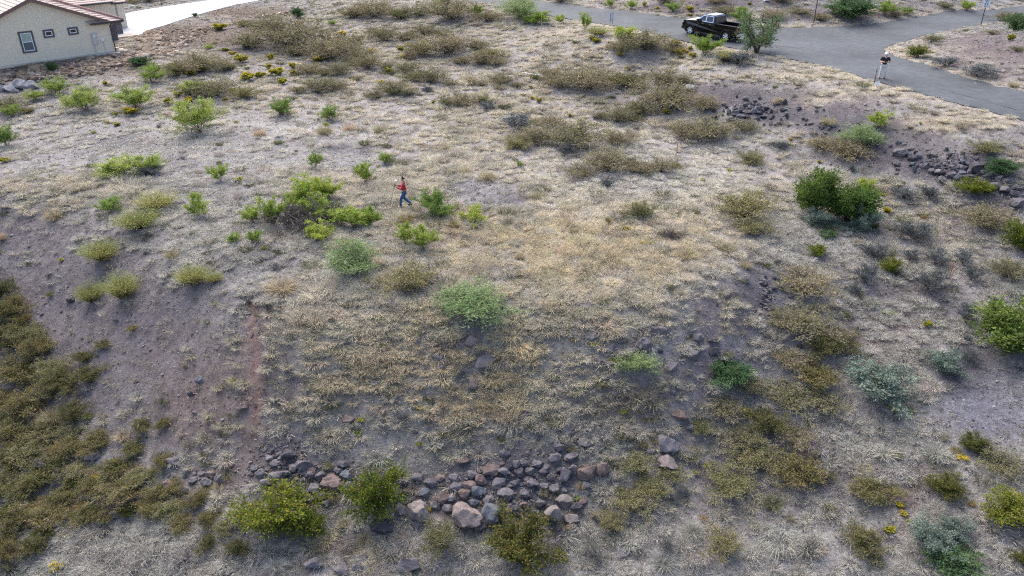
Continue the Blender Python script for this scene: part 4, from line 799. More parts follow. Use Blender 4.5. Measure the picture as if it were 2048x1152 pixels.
def ground_fast(px, py):
    px = np.atleast_1d(np.asarray(px, float)); py = np.maximum(np.atleast_1d(np.asarray(py, float)), -30.); z = np.zeros(len(px))
    for i in range(14):
        p = wz(px, py, z); z = z*.4+.6*h0(p[0], p[1])
    return p
def blob_pts(L_):
    def f(n_):
        X = []; Y = []
        for px, py, rx, ry, wgt in L_:
            a = r.normal(0, .5, (2, int(n_*wgt))); p = ground_fast(px+a[0]*rx, py+a[1]*ry); X.append(p[0]); Y.append(p[1])
        return np.concatenate(X), np.concatenate(Y)
    return f
# fine ground thatch (short bits) and gravel
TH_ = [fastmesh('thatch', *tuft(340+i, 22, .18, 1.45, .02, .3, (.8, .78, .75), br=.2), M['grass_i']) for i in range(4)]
x, y = np.concatenate([sample(70000), sample(25000, ymax=46)], 1); hdg = hard_dist(x, y); soil_, dn_, ti_ = zones(x, y)
keep = (r.random(len(x)) < .05+.3*dn_) & (hdg > -.05) & (dn_ > .06); x, y, ti_, hdg = x[keep], y[keep], ti_[keep], hdg[keep]; n_ = len(x)
scatter('grass_thatch', 'short broken straw and leaf litter lying between the tufts', 'grass litter', np.c_[x, y, hfull(x, y, hdg)], np.c_[np.zeros((n_, 2)), r.uniform(0, 6.28, n_)], np.exp(r.normal(0, .35, n_))[:, None]*np.array([[1, 1, .7]]), r.integers(0, 4, n_), (ti_*.5+soil_[keep]*.5)*r.uniform(.7, 1.2, (n_, 1)), TH_)
x, y = blob_pts([(330, 300, 220, 40, .45), (420, 420, 110, 60, .3), (560, 335, 120, 26, .15), (1250, 500, 90, 30, .1)])(5200); hdg = hard_dist(x, y); n_ = len(x)
scatter('pale_litter', 'pale grey scraps of dead ground cover speckling the bare patches of the lot', 'grass litter', np.c_[x, y, hfull(x, y, hdg)], np.c_[np.zeros((n_, 2)), r.uniform(0, 6.28, n_)], r.uniform(.4, .95, n_)[:, None]*np.array([[1, 1, .5]]), r.integers(0, 4, n_), np.array(GRASSC['pale'])*r.uniform(.8, 1.15, (n_, 1)), TH_)
ST_ = []
for i in range(6):
    me = rockmesh(500+i, .6, 7, 2); me.materials.clear(); me.materials.append(M['rock_i']); ST_.append(me)
def stones(name, label, n_, f, size, cols):
    x, y = f(n_); hdg = hard_dist(x, y); k = hdg > .1; x, y, hdg = x[k], y[k], hdg[k]; n_ = len(x); s = np.exp(r.normal(math.log(size), .45, n_))
    c = np.array([RC[q] if isinstance(q, str) else q for q in cols])[r.integers(0, len(cols), n_)]*r.uniform(.75, 1.2, (n_, 1))
    scatter(name, label, 'gravel', np.c_[x, y, hfull(x, y, hdg)+s*.1], r.uniform(-.3, .3, (n_, 3))+np.c_[np.zeros((n_, 2)), r.uniform(0, 6.28, n_)], s[:, None]*np.array([[1, 1, .8]]), r.integers(0, 6, n_), c, ST_)
def slope_pts(n_):
    x, y = sample(n_); s_, d_, t_ = zones(x, y); k = r.random(len(x)) < np.clip(.9-d_, .05, 1); return x[k], y[k]
stones('loose_gravel', 'small grey and purple stones strewn over the bare soil', 110000, slope_pts, .065, ['gray', 'dark', 'gray', 'red', 'tan', 'lgray'])
stones('rubble_gravel', 'fist sized broken basalt filling the rock row and rubble heap', 1300, blob_pts([(560, 915, 50, 40, .16), (620, 955, 110, 34, .18), (1020, 970, 170, 60, .26), (1120, 900, 70, 30, .08), (1880, 325, 90, 30, .14), (1520, 222, 60, 20, .08), (1530, 590, 20, 40, .05), (430, 940, 60, 30, .05)]), .13, ['gray', 'gray', 'dark', 'gray', 'red', 'tan'])
def along(L_, wd):
    def f(n_):
        X = []; Y = []
        Q = [ground_fast(a, b)[:, 0] for a, b in L_]
        for a, b, t in zip(Q[:-1], Q[1:], range(99)):
            m_ = int(n_/(len(Q)-1)); k = r.random(m_); X += list(a[0]+(b[0]-a[0])*k+r.normal(0, wd, m_)); Y += list(a[1]+(b[1]-a[1])*k+r.normal(0, wd, m_))
        return np.array(X), np.array(Y)
    return f
YC = [lin(140, 124, 104), lin(124, 108, 94), lin(152, 138, 120), lin(108, 96, 88), lin(166, 156, 144), lin(130, 110, 90)]
stones('yard_riprap', 'brown and tan landscaping stones along the house yard', 2600, along([(-40, 160), (60, 150), (150, 140), (230, 124), (290, 112), (340, 100)], .75), .3, YC)
stones('swale_riprap', 'pale stones lining the yard drainage swale beside the driveway', 1500, along([(300, 108), (310, 86), (300, 70), (292, 62)], .6), .28, YC)
stones('yard_edge_stones', 'line of pale stones edging the gravel yard', 900, along([(345, 100), (372, 80), (400, 62), (450, 50), (500, 38), (560, 28), (620, 16)], .35), .26, YC)
stones('yard_gravel', 'fine tan decorative gravel of the house yard', 6000, blob_pts([(350, 75, 90, 26, .5), (130, 128, 200, 14, .3), (470, 28, 90, 16, .2)]), .1, YC)

# ------------------------------------------------------------------ house
M['stucco'] = simple('stucco', lin(220, 206, 182), .9, noise=.04, scale=2.5, bump=.25)
M['tile'] = simple('roof_tile', lin(180, 160, 148), .8, noise=.2, scale=1.6, bump=.3)
M['ridge'] = simple('ridge_tile', lin(162, 124, 116), .8, noise=.2, scale=3)
M['fascia'] = simple('fascia_paint', lin(112, 88, 80), .6, noise=.08)
M['gutter'] = simple('dark_gutter', lin(58, 56, 58), .45)
M['trim'] = simple('window_trim', lin(88, 82, 84), .8, noise=.06)
M['vinyl'] = simple('white_vinyl', lin(226, 228, 230), .4, noise=.02)
M['ledge'] = simple('stone_veneer', lin(104, 98, 102), .9, noise=.3, scale=3, bump=.5)
M['metalbox'] = simple('painted_metal', lin(190, 186, 176), .5, noise=.03)
def glassmat(name, col, rough=.04):
    m, t, N = newmat(name); b = N('BsdfPrincipled'); o = N('OutputMaterial'); t.links.new(b.outputs[0], o.inputs[0])
    b.inputs['Base Color'].default_value = (*col, 1); b.inputs['Roughness'].default_value = rough; b.inputs['Specular IOR Level'].default_value = .8; return m
M['glass'] = glassmat('window_glass', lin(44, 52, 56)); M['glassdark'] = glassmat('dark_window_glass', (.006, .006, .007), .3)
M['blind'] = glassmat('glass_over_blind', lin(150, 164, 156), .1); M['screen'] = glassmat('insect_screen', lin(78, 86, 90), .6)
house = empty('stucco_house', (HC[0], HC[1], HC[2]), HANG); tag(house, 'beige stucco house with pinkish tile roof above the gravel yard', 'house')
RS, RZ, EZ = -5.93, 5.05, 2.65; SLP = .41     # ridge position along the gable wall, ridge height, eave height
b = MB(); yy = 9
gab = [(-13, -.6), (0, -.6), (0, EZ), (RS, RZ-.02), (-13, RZ-.02-(-RS+13+2*RS)*0-(13+RS)*SLP)]
b.prism(gab, 'y', 0, 12)
b.build('wall', M['stucco'], house)
w2 = MB(); w2.box((-1.5+2.6, 13.6, .95), (8.2, 3.2, 3.5)); w2.build('wall', M['stucco'], house)
w3 = MB(); w3.box((.55, 8, .9), (1.1, 4.0, 3.1)); w3.build('wall', M['stucco'], house)
w4 = MB(); w4.box((5.45, 12.6, .85), (.9, 1.2, 3.3)); w4.build('wall', M['stucco'], house)
b = MB(); b.box((-6.5, -.02, .05), (13.04, .05, .06)); b.build('weep_screed', M['metalbox'], house)
def clip(poly, f0):
    out = []
    for i in range(len(poly)):
        a, c = poly[i-1], poly[i]; fa, fc = f0(a), f0(c)
        if (fa >= 0) != (fc >= 0):
            t = fa/(fa-fc); out.append(tuple(a[k]+(c[k]-a[k])*t for k in range(3)))
        if fc >= 0: out.append(c)
    return out
def roofplane(parent, poly, upd, step=.36):
    """poly: planar 3d polygon, upd: horizontal unit vector pointing up-slope"""
    U = lambda p: p[0]*upd[0]+p[1]*upd[1]; lo = min(map(U, poly)); hi = max(map(U, poly)); k = 0
    while lo+k*step < hi-.02:
        a, c = lo+k*step, lo+(k+1)*step+.05
        q = clip(clip(poly, lambda p: U(p)-a), lambda p: c-U(p)); k += 1
        if len(q) < 3: continue
        V = []
        for p in q:
            f = (U(p)-a)/(c-a); V.append((p[0], p[1], p[2]+.055*(1-f)))
        n_ = len(q); V += [(x_, y_, z_-.05) for x_, y_, z_ in V]
        MB().add(V, [tuple(range(n_)), tuple(range(n_, 2*n_))[::-1]]+[(i, (i+1) % n_, n_+(i+1) % n_, n_+i) for i in range(n_)]).build('tile_course', M['tile'], parent)
roof = MB()
# decking under the tiles (both gable slopes), rake boards
OV = -.38
def gz_(s): return RZ+.06-abs(s-RS)*SLP
dk = [(-13.4, gz_(-13.4)-.12), (RS, gz_(RS)-.12), (-.05, gz_(-.05)-.12), (-.05, gz_(-.05)), (RS, gz_(RS)), (-13.4, gz_(-13.4))]
roof.prism(dk, 'y', OV, 12.3); roof = roof.build('roof', M['fascia'], house)
roofplane(roof, [(-13.4, OV, gz_(-13.4)+.02), (RS, OV, gz_(RS)+.02), (RS, 12.3, gz_(RS)+.02), (-13.4, 12.3, gz_(-13.4)+.02)], (1, 0))
roofplane(roof, [(-.05, OV, gz_(-.05)+.02), (RS, OV, gz_(RS)+.02), (RS, 12.3, gz_(RS)+.02), (-.05, 12.3, gz_(-.05)+.02)], (-1, 0))
b = MB(); b.prism([(-13.45, gz_(-13.45)-.2), (RS, gz_(RS)-.2), (0, gz_(0)-.2), (0, gz_(0)+.07), (RS, gz_(RS)+.09), (-13.45, gz_(-13.45)+.07)], 'y', OV-.05, OV-.002); b.build('rake_board', M['fascia'], roof)
b = MB(); b.bar((RS, OV-.05, RZ+.1), (RS, 12.3, RZ+.1), .1, 8); b.build('ridge_cap', M['ridge'], roof)
# hip plane facing the yard, rising away, and the hip's far face
e0, zz = -.45, EZ+.02
hp_ = [(-1.65, e0, zz), (1.15, e0, zz), (-4.85, e0+6, zz+6*.4), (-6.2, e0+6, zz+6*.4)]
roofplane(roof, hp_, (0, 1))
roofplane(roof, [(1.15, e0, zz), (1.15, 11.4, zz), (-4.85, 11.4, zz+2.4), (-4.85, e0+6, zz+2.4)], (-1, 0))
b = MB(); b.bar((1.15, e0, zz+.09), (-4.85, e0+6, zz+2.49), .09, 8); b.build('hip_cap', M['ridge'], roof)
b = MB(); b.box((-.25, e0+.05, EZ-.07), (2.8, .04, .18)); b.box((1.13, 5, EZ-.07), (.04, 10.8, .18)); b.build('fascia_board', M['fascia'], roof)
b = MB(); b.box((-.25, .1, EZ-.14), (2.76, 1.0, .03)); b.box((.55, 6, EZ-.14), (1.14, 10.6, .03)); b.build('soffit', M['fascia'], roof)
b = MB(); b.box((-.2, e0-.05, EZ-.0), (2.75, .12, .12)); b.build('gutter', M['gutter'], house)
b = MB(); b.bar((.06, e0, EZ-.06), (.06, -.07, EZ-.42), .05); b.bar((.06, -.07, EZ-.4), (.06, -.07, -.05), .05); b.bar((.06, -.07, -.02), (.25, -.25, -.08), .05); b.build('downspout', M['gutter'], house)
# garage wing roof
roofplane(roof, [(-6, 11.55, 2.72), (4.75, 11.55, 2.72), (4.75, 15.6, 4.3), (-6, 15.6, 4.3)], (0, 1))
roofplane(roof, [(4.65, 11.9, 2.55), (6.15, 11.9, 2.55), (6.15, 13.4, 3.15), (4.65, 13.4, 3.15)], (0, 1))
b = MB(); b.box((-.6, 11.5, 2.66), (10.7, .1, .14)); b.box((5.4, 11.85, 2.48), (1.55, .1, .14)); b.build('gutter', M['gutter'], house)
b = MB(); b.box((2.05, 11.97, 1.72), (.75, .08, .32)); b.build('vent', M['gutter'], house)
# stone veneer, each course laid as separate stones
for nm, (s0, s1, q, zt) in (('stone_wall', (0.1, 2.6, 5.98, 2.1)), ('stone_wall', (2.6, 4.2, 8.9, 1.35))):
    b = MB(); b.box(((s0+s1)/2, q+.15, zt/2-.2), (s1-s0, .3, zt+.4)); sw = b.build(nm, M['ledge'], house); r_ = random.Random(int(q*10)); zc = -.1
    while zc < zt-.05:
        hgt = r_.uniform(.14, .24); xx = s0
        while xx < s1-.05:
            wl = min(r_.uniform(.25, .6), s1-xx); q_ = MB(); q_.box((xx+wl/2, q-.03+r_.uniform(-.015, .015), zc+hgt/2), (wl-.02, .08, hgt-.02)); q_.build('stone', M['ledge'], sw); xx += wl
        zc += hgt
b = MB(); b.box((3.2, 7.4, -.02), (3.0, 1.6, .14)); b.build('porch_slab', simple('slab', lin(160, 148, 138), .9), house)
b = MB(); b.box((1.9, 5.85, 1.65), (.55, .2, .55)); b.build('wall_box', M['metalbox'], house, .02)
def window(s0, s1, z0, z1, dbl):
    t = .14; b = MB()
    for c, d in ((((s0+s1)/2, -.03, z1-t/2), (s1-s0, .07, t)), (((s0+s1)/2, -.03, z0+t/2), (s1-s0, .07, t)), ((s0+t/2, -.03, (z0+z1)/2), (t, .07, z1-z0-2*t)), ((s1-t/2, -.03, (z0+z1)/2), (t, .07, z1-z0-2*t))): b.box(c, d)
    wn = b.build('window', M['trim'], house); a0, a1, c0, c1 = s0+t, s1-t, z0+t, z1-t; f = .06; b = MB()
    L_ = [(((a0+a1)/2, -.02, c1-f/2), (a1-a0, .05, f)), (((a0+a1)/2, -.02, c0+f/2), (a1-a0, .05, f)), ((a0+f/2, -.02, (c0+c1)/2), (f, .05, c1-c0-2*f)), ((a1-f/2, -.02, (c0+c1)/2), (f, .05, c1-c0-2*f))]
    if dbl: L_.append((((a0+a1)/2, -.02, (c0+c1)/2), (a1-a0-2*f, .05, f)))
    for c, d in L_: b.box(c, d)
    b.build('frame', M['vinyl'], wn); mz = (c0+c1)/2
    if dbl:
        MB().box(((a0+a1)/2, -.008, (mz+c1)/2), (a1-a0-2*f, .014, (c1-c0)/2-f)).build('pane', M['blind'], wn); MB().box(((a0+a1)/2, -.008, (mz+c0)/2), (a1-a0-2*f, .014, (c1-c0)/2-f)).build('pane', M['screen'], wn)
    else: MB().box(((a0+a1)/2, -.008, mz), (a1-a0-2*f, .014, c1-c0-2*f)).build('pane', M['glassdark'], wn)
window(-7.42, -6.3, .85, 2.6, True); window(-5.5, -4.65, 1.86, 2.54, False); window(-3.52, -2.68, 1.86, 2.5, False)
b = MB(); b.box((-1.5, -.07, 1.33), (.44, .14, 1.0)); mb_ = b.build('meter_box', M['metalbox'], house, .015)
b = MB(); b.bar((-1.5, -.16, 1.55), (-1.5, -.13, 1.55), .1, 14); b.build('meter_dial', M['vinyl'], mb_)
b = MB(); b.bar((-1.62, -.06, .85), (-1.62, -.06, -.15), .035); b.build('conduit', M['metalbox'], mb_)
b = MB(); b.box((-.85, -.06, 1.17), (.26, .11, .24)); cb = b.build('cable_box', M['vinyl'], house, .01)
b = MB(); b.bar((-.8, -.03, 1.05), (-.8, -.03, -.1), .018); b.build('conduit', M['metalbox'], cb)
SM = simple('stepping_stone', lin(190, 182, 172), .9, noise=.12, scale=5)
for i, (px, py) in enumerate(((196, 110), (207, 108.5), (222, 107), (235, 105.5), (241, 101), (249, 101), (242, 98.5), (234, 96))):
    p = ground(px, py); b = MB(); pts_ = [(.32*math.cos(a)*random.uniform(.8, 1.15), .24*math.sin(a)*random.uniform(.8, 1.15)) for a in np.arange(0, 6.28, .9)]
    b.prism(pts_, 'z', -.06, .05); o = b.build('stepping_stone', SM); o.location = p; o.rotation_euler = (0, 0, random.uniform(0, 3)); tag(o, 'pale flat stepping stone at the foot of the stucco wall', 'stepping stone', 'stepping stones along the house')

# ------------------------------------------------------------------ pickup
M['paint'] = simple('black_paint', (.002, .0025, .004), .1, noise=0, coat=.45, spec=.3)
M['chrome'] = simple('chrome', (.8, .8, .82), .15, 1, 0); M['alloy'] = simple('alloy', (.62, .63, .65), .3, .8, .05)
M['rubber'] = simple('rubber', (.012, .012, .013), .85, noise=.1); M['plastic'] = simple('black_plastic', (.012, .012, .013), .6, noise=.05)
M['cglass'] = glassmat('tinted_glass', (.02, .026, .032), .03); M['lamp'] = glassmat('headlamp_lens', (.6, .62, .66), .1); M['red'] = glassmat('tail_lamp', (.28, .01, .01), .15)
def pickup():
    fw = wz(1380, 72, 3.52); rw_ = wz(1450, 84, 3.5); d = fw[:2]-rw_[:2]; d /= np.linalg.norm(d); yaw = math.atan2(d[1], d[0]); WB = 3.75; mid = (fw[:2]+rw_[:2])/2
    side = np.array([d[1], -d[0]])     # towards the camera: those wheels were measured
    if side@np.array([0, -1.]) < 0: side = -side
    mid = mid-side*.86; z = float(h0(mid[0:1], mid[1:2])[0])+.03
    zf = float(h0(*(np.array([v]) for v in mid+d*WB/2))[0]); zr = float(h0(*(np.array([v]) for v in mid-d*WB/2))[0])
    T = empty('pickup_truck', (mid[0], mid[1], z), yaw); T.rotation_euler = (0, -math.atan2(zf-zr, WB), yaw); tag(T, 'shiny black crew cab pickup parked on the asphalt road', 'pickup truck')
    xf, xr, R, W = WB/2, -WB/2, .41, .98
    def arch(xc, a0=200, a1=-20, r_=.5): return [(xc+r_*math.cos(math.radians(a)), .42+r_*math.sin(math.radians(a))) for a in np.linspace(a0, a1, 12)]
    # body side profile, nose at +x ; cab+hood lower part
    bot = .42
    prof = [(xr-1.05, .62), (xr-.6, bot+.02)]+arch(xr)+[(xr+.62, bot), (xf-.62, bot)]+arch(xf)+[(xf+.62, .4), (xf+.88, .45), (xf+.95, .95), (xf+.9, 1.17), (xf+.6, 1.24), (xf-.45, 1.33), (xf-.55, 1.3), (-.62, 1.27), (-.62, 1.0), (xr-1.05, 1.0)]
    def taper(p):
        x_, y_, z_ = p; k = 1-.035*max(0, (z_-.95)/.4)-.07*max(0, (x_-xf-.3)/.6); return (x_, y_*k, z_)
    b = MB(); b.prism(prof, 'y', -W, W, taper); b.build('body', M['paint'], T, .02)
    # bed walls
    for s in (-1, 1):
        b = MB(); b.prism([(-.63, .98), (xr-1.06, .98), (xr-1.06, 1.29), (-.63, 1.27)], 'y', s*(W-.1), s*(W-.01)); b.build('bed_wall', M['paint'], T, .012)
        b = MB(); b.box((-1.75, s*(W-.055), 1.3), (2.28, .12, .03)); b.build('bed_rail', M['plastic'], T)
    b = MB(); b.box((xr-1.03, 0, .99), (.07, 1.74, .6)); tg = b.build('tailgate', M['paint'], T, .015); MB().box((xr-1.075, 0, 1.1), (.03, .3, .08)).build('handle', M['plastic'], tg)
    b = MB(); b.box((-1.78, 0, .99), (2.2, 1.72, .04)); b.build('bed_liner', M['plastic'], T)
    # cab
    cb0 = [(-.62, 1.26), (xf-.5, 1.29), (xf-1.22, 1.86), (xf-1.45, 1.91), (-.32, 1.92), (-.55, 1.82)]
    def ct(p):
        x_, y_, z_ = p; k = 1-.2*max(0, (z_-1.28)/.62); return (x_, y_*k, z_)
    b = MB(); b.prism(cb0, 'y', -W+.04, W-.04, ct); b.build('cab', M['paint'], T, .03)
    b = MB(); b.prism([(-.3, 1.925), (xf-1.42, 1.915), (xf-1.3, 1.895), (-.45, 1.9)], 'y', -.68, .68); b.build('roof_panel', M['paint'], T, .008)
    def pane(P, name, mat, off): # P: list of (x,z) on cab side
        for s in (-1, 1):
            b = MB(); V = []
            for e in (off, off+.012):
                for x_, z_ in P:
                    k = 1-.2*max(0, (z_-1.28)/.62); V.append((x_, s*((W-.04)*k+e), z_))
            n_ = len(P); b.add(V, [tuple(range(n_)), tuple(range(n_, 2*n_))]+[(i, (i+1) % n_, n_+(i+1) % n_, n_+i) for i in range(n_)]); b.build(name, mat, T)
    pane([(-.46, 1.33), (.94, 1.33), (1.3, 1.36), (.66, 1.84), (-.4, 1.84)], 'window_trim', M['chrome'], .004)
    pane([(-.4, 1.37), (.28, 1.37), (.28, 1.8), (-.36, 1.8)], 'rear_side_window', M['cglass'], .016)
    pane([(.36, 1.37), (1.14, 1.38), (.64, 1.79), (.36, 1.8)], 'front_side_window', M['cglass'], .016)
    b = MB(); P = [(xf-.53, -.8, 1.32), (xf-.53, .8, 1.32), (xf-1.21, .7, 1.84), (xf-1.21, -.7, 1.84)]; b.add([(x_+.01, y_, z_+.012) for x_, y_, z_ in P]+[(x_-.01, y_, z_) for x_, y_, z_ in P], [(0, 1, 2, 3), (7, 6, 5, 4), (0, 4, 5, 1), (1, 5, 6, 2), (2, 6, 7, 3), (3, 7, 4, 0)]); b.build('windshield', M['cglass'], T)
    b = MB(); b.add([(-.635, -.76, 1.34), (-.635, .76, 1.34), (-.565, .7, 1.8), (-.565, -.7, 1.8), (-.6, -.76, 1.34), (-.6, .76, 1.34), (-.53, .7, 1.8), (-.53, -.7, 1.8)], [(0, 1, 2, 3), (7, 6, 5, 4), (0, 4, 5, 1), (1, 5, 6, 2), (2, 6, 7, 3), (3, 7, 4, 0)]); b.build('rear_window', M['cglass'], T)
    for s in (-1, 1):
        for xc in (xf, xr):
            t = MB(); n_ = 28
            prf = [(.27, -.13), (.36, -.15), (.4, -.12), (R, -.07), (R, .07), (.4, .12), (.36, .15), (.27, .13)]; V = []; Fc = []
            for i in range(n_):
                a = 6.2832*i/n_; V += [(xc+p*math.cos(a), s*(W-.14)+q*s, R+p*math.sin(a)) for p, q in prf]
            m_ = len(prf)
            for i in range(n_):
                for j in range(m_): Fc.append((i*m_+j, i*m_+(j+1) % m_, ((i+1) % n_)*m_+(j+1) % m_, ((i+1) % n_)*m_+j))
            wh = link('wheel', None, None, T); wh.location = (0, 0, 0); wh.empty_display_size = .1
            t.add(V, Fc).build('tyre', M['rubber'], wh, smooth=True)
            b = MB(); b.bar((xc, s*(W-.2), R), (xc, s*(W-.12), R), .275, 24); b.build('rim_back', M['plastic'], wh)
            b = MB(); yo = s*(W-.04)
            for i in range(6):
                a = i*math.pi/3+.3
                for da in (-.13, .13): b.bar((xc, yo-s*.01, R), (xc+.255*math.cos(a+da), yo, R+.255*math.sin(a+da)), .03, 6)
            b.bar((xc, yo-s*.05, R), (xc, yo+s*.015, R), .075, 14)
            rg = [(xc+q*math.cos(6.2832*i/24), e, R+q*math.sin(6.2832*i/24)) for q, e in ((.275, yo-s*.02), (.275, yo+s*.01), (.235, yo+s*.01), (.235, yo-s*.02)) for i in range(24)]
            b.add(rg, [(j*24+i, j*24+(i+1) % 24, ((j+1) % 4)*24+(i+1) % 24, ((j+1) % 4)*24+i) for j in range(4) for i in range(24)]); b.build('rim', M['alloy'], wh)
            o_ = arch(xc, 190, -10, .53); i_ = arch(xc, -10, 190, .46); b = MB(); b.prism(o_+i_, 'y', s*(W-.03), s*(W+.025)); b.build('wheel_arch', M['plastic'], T)
        b = MB(); b.box((0, s*(W+.02), .4), (2.5, .16, .06)); b.build('running_board', M['plastic'], T, .01)
        b = MB(); b.box((1.0, s*(W+.17), 1.4), (.14, .26, .24)); b.bar((1.0, s*(W-.02), 1.32), (1.0, s*(W+.08), 1.36), .03); b.build('mirror', M['plastic'], T)
        for xh in (-.22, .58): b = MB(); b.box((xh, s*(W+.0), 1.16), (.2, .04, .04)); b.build('door_handle', M['chrome'], T)
        b = MB(); b.box((1.2, s*(W+.004), .98), (.3, .012, .03)); b.build('badge', M['chrome'], T)
        b = MB(); b.box((xf+.86, s*.74, 1.03), (.16, .34, .17)); b.build('headlight', M['lamp'], T, .02)
        b = MB(); b.box((xr-1.04, s*(W-.07), 1.02), (.06, .14, .36)); b.build('taillight', M['red'], T, .01)
    b = MB(); b.box((xf+.93, 0, .95), (.06, 1.1, .36)); b.build('grille', M['chrome'], T, .02)
    b = MB(); b.box((xf+.9, 0, .58), (.2, 1.84, .26)); b.build('front_bumper', M['paint'], T, .04)
    b = MB(); b.box((xr-1.12, 0, .6), (.18, 1.86, .2)); b.build('rear_bumper', M['chrome'], T, .03)
    b = MB(); b.box((0, 0, .48), (5.2, 1.5, .16)); b.build('chassis', M['plastic'], T)
pickup()

# ------------------------------------------------------------------ people
M['skin'] = simple('skin', lin(196, 148, 124), .6, noise=.05); M['denim'] = simple('denim', lin(52, 84, 124), .9, noise=.2, scale=9); M['khaki'] = simple('pale_trousers', lin(200, 198, 190), .9, noise=.06)
M['tee'] = simple('navy_black_shirt', lin(30, 32, 42), .9, noise=.1); M['hair'] = simple('dark_hair', lin(52, 42, 38), .8); M['shoe'] = simple('dark_shoe', lin(40, 36, 40), .7); M['cap'] = simple('white_cap', lin(222, 220, 216), .8, noise=.03)
def plaid():
    m, t, N = newmat('red_plaid'); L = t.links.new; b = N('BsdfPrincipled'); o = N('OutputMaterial'); L(b.outputs[0], o.inputs[0]); b.inputs['Roughness'].default_value = .9
    tc = N('TexCoord'); c = N('TexChecker'); c.inputs['Scale'].default_value = 17; c.inputs['Color1'].default_value = (*lin(196, 44, 58), 1); c.inputs['Color2'].default_value = (*lin(124, 28, 40), 1); L(tc.outputs['Object'], c.inputs['Vector']); L(c.outputs[0], b.inputs[0]); return m
M['plaid'] = plaid()
def skin(name, J, E, root, mat, parent, sub=2):
    keys = list(J); me = bpy.data.meshes.new(name); me.from_pydata([J[k][:3] for k in keys], [(keys.index(a), keys.index(c)) for a, c in E], []); o = bpy.data.objects.new('tmp', me); COL.objects.link(o)
    m = o.modifiers.new('s', 'SKIN'); m.use_smooth_shade = True; sd = me.skin_vertices[0].data
    for i, k in enumerate(keys):
        q = J[k]; sd[i].radius = (q[3], q[4] if len(q) > 4 else q[3]); sd[i].use_root = (k == root)
    m2 = o.modifiers.new('u', 'SUBSURF'); m2.levels = sub; m2.render_levels = sub; dg = bpy.context.evaluated_depsgraph_get(); dg.update(); nm = bpy.data.meshes.new_from_object(o.evaluated_get(dg)); bpy.data.objects.remove(o)
    nm.materials.clear(); return link(name, nm, mat, parent)
